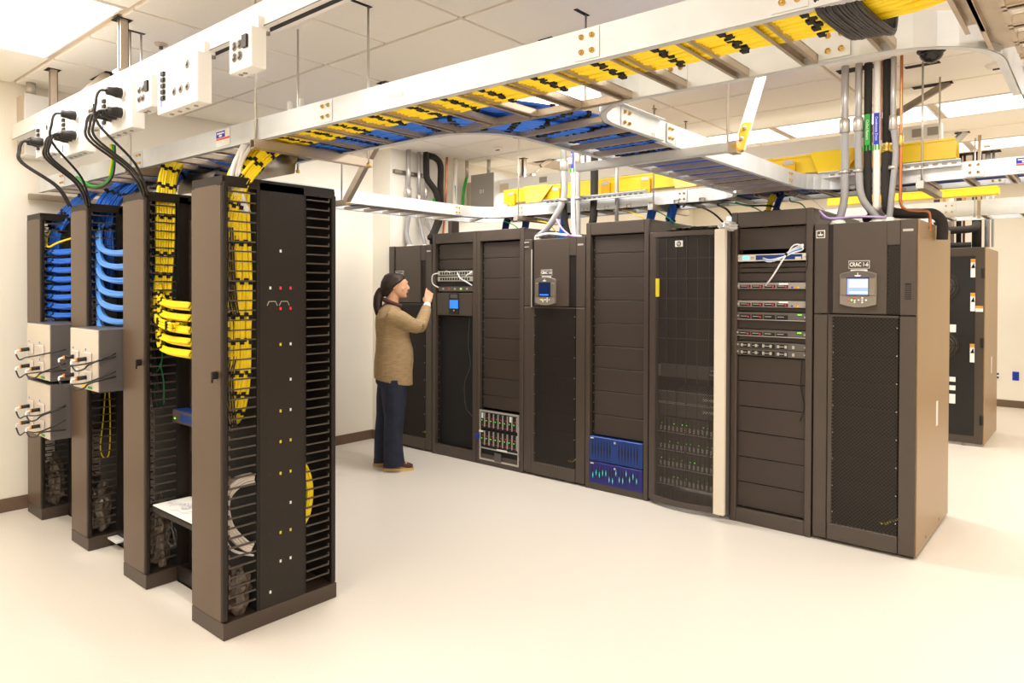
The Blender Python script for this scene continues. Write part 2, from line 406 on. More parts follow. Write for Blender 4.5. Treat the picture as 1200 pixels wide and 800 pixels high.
# ------------------------------------------------------------------ cable managers
MAN = [(-3.377, -3.063), (-4.204, -3.902), (-5.031, -4.741), (-5.925, -5.618)]
MH, MY0, MY1 = 2.134, 1.573, 2.19
U = 0.0457
NAMES = ['nearest tall brown cable manager, its perforated side panel facing the open floor',
         'second cable manager from the front, yellow and blue bundles inside it',
         'third cable manager, light blue cable loops inside, beside a single grey connector box',
         'farthest cable manager, next to the left wall, with short blue cable bundles']
fing = B('finger').box(-0.006, 0.004, 0, 0.128, -0.0035, 0.0035).box(-0.006, 0.004, -0.006, 0.0, -0.004, 0.016).mesh('finger')
fing_r = B('finger').box(-0.006, 0.004, 0, 0.128, -0.0035, 0.0035).box(-0.006, 0.004, 0.128, 0.134, -0.004, 0.016).mesh('finger')
def manager(i):
    x0, x1 = MAN[i]; xc = (x0 + x1) / 2
    t = thing('cable_manager', NAMES[i], 'cable manager', (xc, (MY0 + MY1) / 2, 0), 'tall cable managers in the open rack row')
    B('manager_base').bbox(x0, x1, MY0, MY1, 0, 0.078, 0.003).build('base', None, t)
    b = B('manager').box(x0 + 0.004, x1 - 0.004, MY0 + 0.01, MY1 - 0.02, MH - 0.012, MH)
    for xx in (x0 + 0.004, x1 - 0.014): b.box(xx, xx + 0.010, MY0 + 0.012, MY1 - 0.012, 2.085, MH - 0.012)
    b.box(x0 + 0.01, x1 - 0.01, MY0 + 0.0, MY0 + 0.012, 2.09, MH).box(x0 + 0.01, x1 - 0.01, MY1 - 0.02, MY1 - 0.01, 2.09, MH)
    b.build('top_frame', None, t)
    # front door, slightly bowed with a rolled right edge
    d = B('manager_door'); n = 8; pts = []
    for k in range(n + 1):
        a = k / n; xx = x0 + 0.002 + (x1 - x0 - 0.030) * a
        pts.append((xx, MY0 + 0.001 - 0.003 * math.sin(PI * a), 0.082))
    pts += [(x1 - 0.028, MY0 + 0.018, 0.082), (x0 + 0.002, MY0 + 0.018, 0.082)]
    d.prism(pts, (0, 0, 2.095 - 0.082)); door = d.build('door', None, t)
    B('manager').bbox(x1 - 0.028, x1 - 0.003, MY0 + 0.0, MY0 + 0.026, 0.082, 2.108, 0.006).build('hinge_post', None, t)
    lt = B('black').bbox(x1 - 0.062, x1 - 0.046, MY0 - 0.030, MY0 - 0.001, 1.20, 1.235, 0.003).box(x1 - 0.058, x1 - 0.050, MY0 - 0.030, MY0 - 0.023, 1.185, 1.20).build('latch', None, door)
    B('manager').bbox(x0 + 0.002, x1 - 0.002, MY1 - 0.03, MY1 - 0.004, 0.082, 2.10, 0.004).build('rear_door', None, t)
    # spine
    s = B('manager').box(x0 + 0.012, x1 - 0.012, 1.76, 1.99, 0.078, 2.10)
    s.box(x0 + 0.004, x0 + 0.010, 1.755, 1.995, 0.078, 2.12).box(x1 - 0.010, x1 - 0.004, 1.755, 1.995, 0.078, 2.12)
    s.build('centre_panel', None, t)
    if i == 0:
        for k, (z, row) in enumerate([(2.07, 'kkk'), (1.80, 'kwk'), (1.62, 'wrr'), (1.52, 'krr'), (1.345, 'kyw'), (1.17, 'k w'), (1.02, 'kyw'), (0.87, 'kyy'), (0.715, 'kyy'), (0.56, 'kkw'), (0.425, 'kyy'), (0.285, 'kww'), (0.15, 'wkk')]):
            for q, c in enumerate(row):
                if c == ' ': continue
                h = MB(); h.use({'k': 'black', 'w': 'tape_dots', 'r': 'led_red', 'y': 'label_yellow'}[c])
                h.box(x1 - 0.0045, x1 - 0.0030, 1.81 + q * 0.055 - 0.005, 1.81 + q * 0.055 + 0.005, z - 0.007, z + 0.007)
                h.build('access_hole', None, t)
        for q in (1.815, 1.88):
            B('silver').tube([(x1 - 0.003, q - 0.022, 1.535), (x1 - 0.003, q - 0.012, 1.555), (x1 - 0.003, q + 0.022, 1.555), (x1 - 0.003, q + 0.032, 1.535)], 0.0018, 6).build('cable_clip', None, t)
    # mounting rails of the fingers
    for y0 in (1.742, 1.995):
        B('interior').box(x0 + 0.006, x1 - 0.006, y0, y0 + 0.013, 0.08, 2.09).build('channel_back', None, t)
    kz = [0.19 - U * 2 + U * k for k in range(45)]
    far = B('manager')
    for z in kz:
        if z < 0.10 or z > 2.09: continue
        inst('finger', fing, (x1 - 0.002, 1.604, z), t)
        if i == 0: inst('finger', fing_r, (x1 - 0.002, 2.008, z), t)
        else: far.box(x1 - 0.008, x1 + 0.002, 2.008, 2.136, z - 0.0035, z + 0.0035)
        far.box(x0 - 0.002, x0 + 0.006, 1.604, 1.732, z - 0.0035, z + 0.0035).box(x0 - 0.002, x0 + 0.006, 2.008, 2.136, z - 0.0035, z + 0.0035)
    o = far.build('far_fingers', None, t); o['kind'] = 'stuff'
    # crumpled wrap left in the bottom of the channel
    return t
for i in range(4): manager(i)

def blob(name, label, cat, c, size, m, group=None, seed=1):
    rnd = random.Random(seed); mb = B(m); bm = bmesh.new(); bmesh.ops.create_icosphere(bm, subdivisions=3, radius=1)
    for v in bm.verts:
        n = v.co.normalized(); k = 1 + 0.16 * math.sin(9 * n.x + seed) * math.sin(8 * n.y + 2 * seed) + 0.12 * math.sin(15 * n.z + 5 * n.x) + rnd.uniform(-0.05, 0.05)
        v.co = V((n.x * k * size[0], n.y * k * size[1], n.z * k * size[2])) + V(c)
    mb.smooth = False
    mb.add([v.co for v in bm.verts], [[v.index for v in f.verts] for f in bm.faces]); bm.free()
    return tag(mb.build(name), label, cat, group)
blob('plastic_wrap', 'crumpled clear plastic wrap in the bottom of the nearest cable manager', 'plastic wrap', (-3.13, 1.672, 0.185), (0.055, 0.058, 0.115), 'plastic_bag', seed=2)
blob('plastic_wrap', 'crumpled plastic wrap at the bottom of the second cable manager', 'plastic wrap', (-3.96, 1.672, 0.27), (0.055, 0.058, 0.19), 'plastic_bag', seed=3)
blob('plastic_wrap', 'crumpled plastic wrap at the foot of the third cable manager', 'plastic wrap', (-4.81, 1.672, 0.24), (0.055, 0.058, 0.15), 'plastic_bag', seed=5)
blob('plastic_wrap', 'crumpled plastic wrap at the foot of the farthest cable manager', 'plastic wrap', (-5.68, 1.672, 0.25), (0.055, 0.058, 0.17), 'plastic_bag', seed=6)

# ------------------------------------------------------------------ two-post racks between the managers
RACKL = ['open two-post rack between the two nearest cable managers', 'open two-post rack behind the single grey connector box', 'open two-post rack behind the pair of stacked grey connector boxes']
for i in range(3):
    x0, x1 = MAN[i + 1][1] + 0.004, MAN[i][0] - 0.004
    t = thing('open_rack', RACKL[i], 'rack', ((x0 + x1) / 2, 1.85, 0), 'open two-post racks')
    B('manager').box(x0, x1, 1.735, 2.05, 0, 0.012).box(x0, x1, 1.735, 1.75, 0, 0.09).build('base', None, t)
    for a in (x0, x1 - 0.03): B('manager').box(a, a + 0.03, 1.80, 1.88, 0.012, 2.10).build('upright', None, t)
    B('manager').box(x0, x1, 1.80, 1.88, 2.08, 2.12).build('top_angle', None, t)
    z = 0.35
    for k in range(18):
        if i == 0 and 0.40 < z < 0.66: z += 2 * U; continue
        p = B('blank').box(x0 + 0.03, x1 - 0.03, 1.795, 1.80, z, z + 2 * U - 0.003).build('patch_panel', None, t)
        q = B('black')
        for a in range(12): q.box(x0 + 0.05 + a * 0.036, x0 + 0.074 + a * 0.036, 1.793, 1.796, z + 0.02, z + 0.04).box(x0 + 0.05 + a * 0.036, x0 + 0.074 + a * 0.036, 1.793, 1.796, z + 0.05, z + 0.07)
        o = q.build('ports', None, p); o['kind'] = 'stuff'
        z += 2 * U
# shelf with white switch and its cables
x0, x1 = -3.895, -3.385
t = thing('rack_shelf', 'black shelf low in the rack between the two nearest cable managers', 'shelf', ((x0 + x1) / 2, 1.7, 0.45))
B('manager').box(x0, x1, 1.60, 1.95, 0.445, 0.452).box(x0, x1, 1.60, 1.606, 0.42, 0.452).build('tray', None, t)
t = thing('sheet_of_paper', 'white paper sheets lying on the low rack shelf', 'paper', (-3.66, 1.7, 0.453))
B('paper').box(-3.88, -3.42, 1.60, 1.85, 0.4525, 0.458).build('sheet', None, t)
for k, (cx, cy) in enumerate([(-3.72, 1.66), (-3.63, 1.68)]):
    mb = B('white_cable'); P = []
    for a in range(30):
        th = a * 0.55; r = 0.055 + 0.006 * math.sin(a * 1.7)
        P.append((cx + r * 1.3 * math.cos(th), cy + r * 0.8 * math.sin(th), 0.465 + 0.0035 * (a % 9) / 1.5))
    mb.tube(P, 0.0035, 6)
    tag(mb.build('coiled_cable'), ['left coil of white cable on the low shelf beside the papers', 'right coil of white cable on the low shelf against the nearest manager'][k], 'cable')
t = thing('network_switch', 'dark blue network box sticking out at mid height behind the nearest cable manager', 'network switch', (-3.64, 1.70, 0.92))
B('blue_dark').bbox(-3.89, -3.39, 1.715, 1.79, 0.885, 0.955, 0.003).build('body', None, t)
B('cabinet').box(-3.89, -3.39, 1.709, 1.715, 0.887, 0.953).build('bezel', None, t)
B('led_green').box(-3.87, -3.855, 1.707, 1.710, 0.905, 0.912).build('status_light', None, t)
B('blue_metal').box(-3.80, -3.45, 1.707, 1.710, 0.90, 0.94).build('port_strip', None, t)
tag(B('black_cable').tube([(-3.66, 1.60, 0.42)] + [(-3.655 + 0.05 * math.sin(a * 0.7), 1.60 + 0.008 * math.cos(a), 0.34 - 0.05 * math.cos(a * 0.7)) for a in range(1, 26)], 0.003, 6).build('coiled_cable'), 'loose coil of thin black cable hanging under the low shelf', 'cable')
tag(B('white_paint').box(-4.735, -4.60, 1.68, 1.735, 0.052, 0.062).build('white_box'), 'white flat edge of a box at floor level between second and third managers', 'box')

# ------------------------------------------------------------------ grey connector boxes with plugs
def cbox(x0, x1, z0, z1, label, ports, seed):
    y0, y1 = 1.46, 1.76
    t = thing('connector_box', label, 'equipment box', ((x0 + x1) / 2, (y0 + y1) / 2, z0))
    B('box_side').bbox(x0, x1, y0 + 0.006, y1, z0, z1, 0.004).build('case', None, t)
    B('box_front').bbox(x0 + 0.002, x1 - 0.002, y0, y0 + 0.006, z0 + 0.004, z1 - 0.004, 0.002).build('front_panel', None, t)
    for xx in (x0 + 0.012, x1 - 0.022): B('silver').box(xx, xx + 0.01, y0 - 0.001, y0, z1 - 0.03, z1 - 0.01).build('screw', None, t)
    w = x1 - x0
    for r_ in range(2):
        for c_ in range(2):
            px = x0 + w * (0.22 + 0.46 * c_); pz = z0 + (z1 - z0) * (0.22 + 0.30 * r_)
            B('grey_cable').bbox(px - 0.055, px + 0.055, y0 - 0.012, y0, pz - 0.035, pz + 0.04, 0.008).build('socket_plate', None, t)
            B('blue_light').box(px - 0.05, px - 0.04, y0 - 0.003, y0 - 0.0005, pz + 0.045, pz + 0.055).build('marker', None, t)
    B('label_yellow').box(x0 + w * 0.42, x0 + w * 0.62, y0 - 0.002, y0, z0 + 0.012, z0 + 0.028).build('warning_label', None, t)
    B('label_green').box(x0 + w * 0.66, x0 + w * 0.80, y0 - 0.002, y0, z0 + 0.012, z0 + 0.026).build('small_label', None, t)
    rnd = random.Random(seed)
    for n_, (c_, r_) in enumerate(ports):
        px = x0 + w * (0.22 + 0.46 * c_); pz = z0 + (z1 - z0) * (0.22 + 0.30 * r_)
        c = thing('power_lead', '', 'cable', (px, y0 - 0.02, pz), 'black plug leads of the grey connector boxes')
        c['label'] = 'black plug lead in the %s %s socket of the %s' % (['lower', 'upper'][r_], ['left', 'right'][c_], ['single grey box', 'upper stacked grey box', 'lower stacked grey box'][seed])
        B('black').cyl((px, y0 - 0.012, pz), (px - 0.012, y0 - 0.055, pz - 0.004), 0.012, 8).build('plug', None, c)
        B('label_orange').cyl((px - 0.012, y0 - 0.055, pz - 0.004), (px - 0.013, y0 - 0.063, pz - 0.005), 0.011, 8).build('ring', None, c)
        B('white_cable').tube([(px - 0.013, y0 - 0.063, pz - 0.005), (px - 0.018, y0 - 0.082, pz - 0.012), (px - 0.01, y0 - 0.084, pz - 0.03)], 0.0055, 8, 3).build('boot', None, c)
        e = (x1 + 0.03, y0 + 0.08, pz + rnd.uniform(-0.02, 0.05))
        B('black_cable').tube([(px - 0.01, y0 - 0.084, pz - 0.03), (px + 0.03, y0 - 0.075, pz - 0.055 - rnd.random() * 0.02), (px + 0.11, y0 - 0.06, pz - 0.045), (x1 - 0.02 if x1 - 0.02 > px + 0.14 else px + 0.16, y0 - 0.045, pz - 0.015), e], 0.0048, 8, 5).build('cord', None, c)
cbox(-4.68, -4.245, 1.035, 1.385, 'single grey connector box mounted in front of the second rack opening', [(0, 0), (1, 0), (0, 1), (1, 1)], 0)
cbox(-5.51, -5.05, 1.025, 1.385, 'upper of the two stacked grey connector boxes at the far left', [(0, 0), (1, 0), (0, 1)], 1)
cbox(-5.51, -5.05, 0.655, 1.005, 'lower of the two stacked grey connector boxes at the far left', [(0, 0), (1, 0), (0, 1), (1, 1)], 2)

# ------------------------------------------------------------------ cable bundles
def bundle(name, label, path, width, n, r, m, ties=None, across=None, group=None, k=5, layers=1, seed=0, tie_m='velcro', loc=None, sub=6):
    """flat bundle of n strands laid side by side along path; `across` = side vector(s)"""
    rnd = random.Random(seed); P = smooth(path, k) if k else [V(p) for p in path]
    t = thing(name, label, 'cable bundle', P[0] if loc is None else loc, group)
    def frame(i):
        tt = (P[min(i + 1, len(P) - 1)] - P[max(i - 1, 0)]).normalized()
        a = V(across) if across is not None else tt.cross(V((0, 0, 1)))
        if a.length < 1e-4: a = V((1, 0, 0))
        a = (a - tt * a.dot(tt)).normalized(); return tt, a, tt.cross(a)
    mb = B(m)
    for L in range(layers):
        for s_ in range(n):
            off = (s_ + 0.5) / n - 0.5; jit = [rnd.uniform(-1, 1) * r * 0.5 for _ in range(3)]
            pts = []
            for i in range(len(P)):
                tt, a, b = frame(i); pts.append(P[i] + a * (off * width + jit[0] * math.sin(i * 0.4 + s_)) + b * (L * r * 1.8 + jit[1] * math.cos(i * 0.3 + s_)))
            mb.tube(pts, r, sub)
    o = mb.build('strands', None, t); o['kind'] = 'stuff'
    if ties:
        if ties == 'x':
            ties = []
            for kk in range(0, 12):
                xx = -0.585 - 0.21 * kk
                ties.append(min(range(len(P)), key=lambda i_: abs(P[i_].x - xx) + (9 if P[i_].y < 1.7 and xx > -0.5 else 0)) / (len(P) - 1) + 1e-6)
        nt = ties if isinstance(ties, int) else len(ties)
        for q in range(nt):
            i = int((q + 0.5) / nt * (len(P) - 1)) if isinstance(ties, int) else int(ties[q] * (len(P) - 1))
            tt, a, b = frame(i); c = P[i] + b * (layers - 1) * r * 0.9
            if across is not None and P[i].z > 2.27 and P[i].y < 2.0: continue
            tb = B(tie_m); hb = r * 1.12 + (layers - 1) * r * 0.9
            steps = max(3, int(n * 0.8))
            for s_ in range(steps):
                o1 = (s_ / steps - 0.5) * (width + r); o2 = ((s_ + 1) / steps - 0.5) * (width + r)
                sh = tt * (0.006 * (1 if s_ % 2 else -1))
                tb.obox(c + a * o1 + sh, c + a * o2 + sh, tt * 0.019, b * (2 * hb + 0.003))
            tb.build('hook_and_loop_tie', None, t)
    return t

# ------------------------------------------------------------------ ladder trays
ZT0, ZT1 = 2.30, 2.40
def rail(pts, side=0.0, z0=ZT0, z1=ZT1, m='galv_bright'):
    """channel rail along a polyline of (x, y); flanges point towards `side` (+1 left, -1 right of travel)"""
    mb = B(m); P = [V((p[0], p[1], 0)) for p in pts]; N = []
    for i in range(len(P)):
        tt = (P[min(i + 1, len(P) - 1)] - P[max(i - 1, 0)]).normalized(); N.append(V((-tt.y, tt.x, 0)))
    def strip(o0, o1, a, b):
        r_ = [[P[i] + N[i] * o0 + V((0, 0, a)), P[i] + N[i] * o1 + V((0, 0, a)), P[i] + N[i] * o1 + V((0, 0, b)), P[i] + N[i] * o0 + V((0, 0, b))] for i in range(len(P))]
        mb.ring(r_)
    strip(-0.002, 0.002, z0, z1)
    s = side
    strip(min(0, s * 0.026), max(0, s * 0.026), z0, z0 + 0.003)
    strip(min(0, s * 0.026), max(0, s * 0.026), z1 - 0.003, z1)
    return mb
rung_m = {}
def rung(parent, p, q, z=ZT0, wd=0.036):
    p = V((p[0], p[1], z + 0.012)); q = V((q[0], q[1], z + 0.012)); d = q - p; L = d.length
    key = (round(L, 3), round(wd, 3))
    if key not in rung_m:
        b = B('galv'); h = wd / 2
        b.box(0, L, -h, -h + 0.004, -0.010, 0.014).box(0, L, h - 0.004, h, -0.010, 0.014).box(0, L, -h, h, 0.012, 0.015)
        b.box(0, L, -h, -h + 0.011, -0.011, -0.009).box(0, L, h - 0.011, h, -0.011, -0.009)
        rung_m[key] = b.mesh('rung')
    return inst('rung', rung_m[key], p, parent, (0, 0, math.atan2(d.y, d.x)))
def splice(parent, c, nrm, along, z0=ZT0 + 0.006, z1=ZT1 - 0.004, w=0.088, name='splice_plate'):
    """plate with four brass bolts on a rail; c=(x,y), nrm outward unit (x,y), along unit (x,y)"""
    c = V((c[0], c[1], 0)); n = V((nrm[0], nrm[1], 0)); a = V((along[0], along[1], 0))
    mb = B('galv_bright'); zc = (z0 + z1) / 2
    mb.obox(c + n * 0.002 + V((0, 0, zc)), c + n * 0.0055 + V((0, 0, zc)), a * w, V((0, 0, z1 - z0)))
    o = mb.build(name, None, parent)
    for s in (-0.2, 0.22):
        for h in (-0.24, 0.26):
            bb = B('brass')
            p = c + a * w * s + V((0, 0, zc + h * (z1 - z0)))
            bb.cyl(p + n * 0.0055, p + n * 0.009, 0.0085, 10).cyl(p + n * 0.009, p + n * 0.016, 0.005, 6)
            bb.build('bolt', None, o)
    return o
def A_n(x): return 1.70 + 0.024 * (x + 3.0)
def A_f(x): return 2.165 + 0.016 * (x + 3.0)
tA = thing('cable_tray', 'long ladder tray overhead in the foreground, running from the left wall to the upper right', 'cable tray', (-3, 1.93, 2.30))
rail([(x * 0.5, A_n(x * 0.5)) for x in range(-12, 3)][0:] if False else [(-5.86, A_n(-5.86)), (-3, A_n(-3)), (-1.2, A_n(-1.2)), (0.0, A_n(0))], 1).build('side_rail', None, tA)
rail([(-5.86, A_f(-5.86)), (-4.0, A_f(-4)), (-2.35, A_f(-2.35))] + [(p[0], p[1]) for p in arc(-2.33, 2.48, 0.305, -90, 0)] + [(-2.025, 2.9)], -1).build('side_rail', None, tA)
rail([(-1.575, 2.9)] + [(p[0], p[1]) for p in arc(-1.27, 2.49, 0.305, 180, 270)] + [(-0.9, A_f(-0.9)), (-0.55, A_f(-0.55))] + [(p[0], p[1]) for p in arc(-0.54, 2.515, 0.31, -90, 0)] + [(-0.23, 3.0)], 1).build('side_rail', None, tA)
for k in range(-3, 26):
    x = -0.69 - 0.21 * k
    if x < -5.8 or x > -0.2: continue
    yf = A_f(x)
    rung(tA, (x, A_n(x)), (x, yf), wd=0.046)
rung(tA, (-2.30, A_f(-2.3)), (-1.30, A_f(-1.3)), wd=0.030)
for x in (-5.40, -4.22, -2.47, -1.19, -0.60):
    splice(tA, (x, A_n(x)), (0, -1), (1, 0.02))
for x in (-1.13, -0.62): splice(tA, (x, A_f(x) - 0.003), (0, -1), (1, 0))
splice(tA, (-1.575, 2.60), (1, 0), (0, 1))
def maker_label(parent, x, yy, z, ax='y'):
    o = B('paper').box(x, x + 0.135, yy - 0.0015, yy, z, z + 0.078).build('label', None, parent)
    B('label_blue').box(x + 0.002, x + 0.088, yy - 0.0022, yy - 0.0014, z + 0.042, z + 0.074).build('blue_field', None, o)
    B('label_red').box(x + 0.002, x + 0.133, yy - 0.0022, yy - 0.0014, z + 0.030, z + 0.040).build('red_band', None, o)
    B('paper').box(x + 0.010, x + 0.080, yy - 0.0026, yy - 0.0021, z + 0.060, z + 0.067).box(x + 0.030, x + 0.058, yy - 0.0026, yy - 0.0021, z + 0.046, z + 0.056).build('print', None, o)
maker_label(tA, -3.36, A_n(-3.3) - 0.002, 2.313)
B('paper').box(-2.08, -2.0, A_n(-2.04) - 0.0035, A_n(-2.04) - 0.002, 2.335, 2.352).build('small_label', None, tA)

tB = thing('cable_tray', 'ladder tray full of blue cables crossing overhead from the foreground tray to the cabinet row', 'cable tray', (-1.8, 3.8, 2.30))
rail([(-2.025, 2.9), (-2.03, 4.75)] + [(p[0], p[1]) for p in arc(-2.335, 4.755, 0.305, 0, 90)] , 1 if False else -1).build('side_rail', None, tB)
rail([(-1.575, 2.9), (-1.57, 4.75)] + [(p[0], p[1]) for p in arc(-1.265, 4.755, 0.305, 180, 90)] , 1).build('side_rail', None, tB)
yy = 2.425
while yy < 4.95:
    rung(tB, (-2.03 if yy > 2.45 else -2.05, yy), (-1.572, yy), wd=0.024); yy += 0.204
splice(tB, (-1.573, 4.62), (1, 0), (0, 1)); splice(tB, (-1.573, 2.99), (1, 0), (0, 1), w=0.07)

tC = thing('cable_tray', 'ladder tray with purple cables at the right edge, joined by the curved rail', 'cable tray', (0.0, 2.5, 2.30))
rail([(-0.23, 0.9), (-0.23, 1.4)], -1).build('side_rail', None, tC)
rail([(0.235, 0.9), (0.235, 5.0)], 1).build('side_rail', None, tC)
rail([(-0.23, 3.0), (-0.23, 5.0)], -1).build('side_rail', None, tC)
rung(tC, (-0.225, 1.72), (-0.225, 2.48), wd=0.07)
yy = 1.60
while yy < 5.0:
    rung(tC, (-0.20, yy), (0.235, yy), wd=0.040); yy += 0.155 if yy < 2.7 else 0.31

tD = thing('cable_tray', 'ladder tray along the left wall that curves into the tray above the cabinets', 'cable tray', (-4.83, 3.6, 2.30))
rail([(-4.60, A_f(-4.6)), (-4.60, 4.72)] + [(p[0], p[1]) for p in arc(-4.29, 4.725, 0.31, 180, 90)], 1).build('side_rail', None, tD)
rail([(-5.06, A_f(-5)), (-5.06, 4.9)] + [(p[0], p[1]) for p in arc(-4.45, 4.9, 0.61, 180, 90)] + [(-4.2, 5.51)], -1).build('side_rail', None, tD)
yy = 2.45
while yy < 4.85:
    rung(tD, (-5.06, yy), (-4.60, yy), wd=0.036); yy += 0.21
rung(tD, (-4.95, 5.18), (-4.53, 4.92)); rung(tD, (-4.62, 5.48), (-4.38, 5.03))
splice(tD, (-4.598, 4.62), (1, 0), (0, 1))
lab = B('paper').box(-4.598, -4.5965, 2.93, 3.03, 2.315, 2.392).build('label', None, tD)
B('label_blue').box(-4.5967, -4.596, 2.935, 3.02, 2.355, 2.388).build('blue_field', None, lab)
B('label_red').box(-4.5967, -4.596, 2.935, 3.02, 2.342, 2.352).build('red_band', None, lab)

tE = thing('cable_tray', 'ladder tray running directly above the row of black cabinets', 'cable tray', (-2.3, 5.28, 2.30))
rail([(-4.29, 5.035), (-2.335, 5.06)], 1).build('side_rail', None, tE)
rail([(-1.265, 5.06), (-0.85, 5.02), (0.3, 5.0)], 1).build('side_rail', None, tE)
rail([(-4.2, 5.51), (0.3, 5.48)], -1).build('side_rail', None, tE)
x = -4.1
while x < 0.3:
    rung(tE, (x, 5.04), (x, 5.50), wd=0.042); x += 0.215
splice(tE, (-4.18, 5.036), (0, -1), (1, 0)); splice(tE, (-2.55, 5.056), (0, -1), (1, 0)); splice(tE, (-0.615, 5.01), (0, -1), (1, 0), w=0.10)
splice(tE, (-0.55, 5.478), (0, -1), (1, 0))
maker_label(tE, -1.22, 5.055, 2.315); maker_label(tE, -0.41, 5.005, 2.315)

tF = thing('cable_tray', 'white ladder tray in the aisle behind, above the rear cabinet', 'cable tray', (-1.0, 8.1, 2.36))
rail([(-3.5, 8.1), (0.6, 8.1)], 1, 2.345, 2.50).build('side_rail', None, tF)
rail([(-3.5, 8.6), (0.6, 8.6)], -1, 2.345, 2.50).build('side_rail', None, tF)
x = -3.4
while x < 0.6: rung(tF, (x, 8.1), (x, 8.6), z=2.345, wd=0.05); x += 0.31
splice(tF, (-1.20, 8.098), (0, -1), (1, 0), 2.36, 2.49, 0.12); splice(tF, (-0.53, 8.098), (0, -1), (1, 0), 2.36, 2.49, 0.12)

# cables lying in the trays
def yA(x, o): return A_n(x) + o
bundle('cable_bundle', 'wide yellow bundle lying along the near side of the foreground tray', [(-3.10, yA(-3.1, 0.132), 2.338), (-2.4, yA(-2.4, 0.132), 2.338), (-1.2, yA(-1.2, 0.132), 2.338), (-0.75, yA(-0.75, 0.132), 2.338), (-0.45, yA(-0.45, 0.132), 2.342), (-0.25, 1.84, 2.345), (-0.05, 1.70, 2.345), (0.08, 1.35, 2.345), (0.1, 0.9, 2.345)], 0.215, 11, 0.0100, 'yellow_cable', ties='x', k=22, across=None, layers=2, seed=1, sub=8)
bundle('cable_bundle', 'bundle of black leads crossing the foreground tray on top of the yellow cables', [(-0.50, 1.775, 2.335), (-0.50, 1.79, 2.306), (-0.49, 1.90, 2.298), (-0.475, 2.03, 2.300), (-0.47, 2.05, 2.335), (-0.47, 2.04, 2.37)], 0.095, 13, 0.0048, 'black_cable', k=4, layers=2, across=(1, 0.25, 0), seed=4)
bundle('cable_bundle', 'blue bundle along the far side of the foreground tray turning into the crossing tray', [(-5.3, 2.02, 2.338), (-4.2, 2.03, 2.338), (-3.0, 2.05, 2.338), (-2.5, 2.06, 2.34), (-2.15, 2.16, 2.345), (-1.92, 2.42, 2.345), (-1.86, 2.75, 2.352), (-1.82, 3.2, 2.356)], 0.24, 14, 0.0088, 'blue_cable', ties=20, k=6, layers=2, seed=2, sub=7)
bundle('cable_bundle', 'second layer of blue cables spread in the crossing tray', [(-2.45, 1.98, 2.352), (-2.05, 2.05, 2.352), (-1.86, 2.4, 2.350), (-1.80, 2.8, 2.345), (-1.79, 3.2, 2.336), (-1.80, 4.7, 2.336), (-1.80, 5.3, 2.336)], 0.40, 22, 0.0085, 'blue_mid', ties=[0.06, 0.22, 0.30, 0.335, 0.37, 0.405, 0.45, 0.49, 0.53, 0.57, 0.61, 0.65, 0.69, 0.73, 0.77, 0.81, 0.86, 0.9], k=5, layers=1, seed=3)
bundle('cable_bundle', 'dark blue cables lying in the tray along the left wall', [(-4.83, 2.2, 2.338), (-4.83, 3.5, 2.338), (-4.83, 4.6, 2.338), (-4.65, 5.1, 2.338), (-4.2, 5.27, 2.338), (-3.0, 5.28, 2.338)], 0.33, 16, 0.009, 'blue_dark', ties=9, k=5, seed=5)
bundle('cable_bundle', 'blue cables lying in the tray above the cabinet row', [(-3.0, 5.28, 2.338), (-1.8, 5.28, 2.338), (-0.6, 5.24, 2.338), (0.2, 5.24, 2.338)], 0.30, 14, 0.009, 'blue_dark', ties=7, k=4, seed=6)
bundle('cable_bundle', 'purple bundle lying in the tray at the right edge', [(0.02, 0.9, 2.336), (0.02, 2.0, 2.336), (0.02, 3.4, 2.336)], 0.26, 14, 0.009, 'purple_cable', ties=14, k=4, layers=2, seed=7)

# drop-out plates and the bundles that fall from the foreground tray into the managers
for i, (xa, lab_) in enumerate([(-3.18, 'curved steel drop-out plate above the nearest cable manager'), (-4.02, 'curved steel drop-out plate above the second cable manager'), (-4.88, 'curved steel drop-out plate above the third cable manager')]):
    mb = B('steel_dark'); P = [(0.0, 2.312), (-0.03, 2.30), (-0.075, 2.265), (-0.10, 2.215), (-0.105, 2.17)]
    rr = [[(xa - 0.20 + 0 * k, 1.99 + p[0] - 0.0, p[1]) for p in P], [(xa + 0.20, 1.99 + p[0], p[1]) for p in P]]
    vs = rr[0] + rr[1] + [(a, b + 0.003, c + 0.002) for a, b, c in rr[0] + rr[1]]
    fs = [(k, k + 1, k + 6, k + 5) for k in range(4)] + [(k + 10, k + 15, k + 16, k + 11) for k in range(4)]
    mb.smooth = True; mb.add(vs, fs)
    tag(mb.build('drop_out_plate'), lab_, 'plate', 'drop-out plates under the foreground tray')
YC = 1.675
bundle('cable_bundle', 'yellow bundle dropping from the tray into the nearest cable manager and down inside it', [(-3.22, 1.88, 2.335), (-3.17, 1.83, 2.30), (-3.14, 1.745, 2.21), (-3.13, YC, 2.09), (-3.125, YC, 1.7), (-3.125, YC, 1.45), (-3.13, YC, 1.22), (-3.17, YC - 0.01, 1.05), (-3.25, YC, 0.98)], 0.11, 8, 0.0085, 'yellow_cable', ties=14, across=(0.25, 1, 0), k=6, layers=3, seed=11, group='yellow bundles dropping into the managers', sub=7)
bundle('cable_bundle', 'thinner yellow bundle slanting behind the main one at the top of the nearest manager', [(-3.05, 1.86, 2.32), (-3.08, 1.77, 2.23), (-3.10, 1.66, 2.05), (-3.14, 1.64, 1.75), (-3.19, 1.66, 1.5), (-3.19, 1.64, 1.2)], 0.06, 5, 0.008, 'yellow_cable', ties=10, across=(0.2, 1, 0), k=6, layers=2, seed=12, group='yellow bundles dropping into the managers')
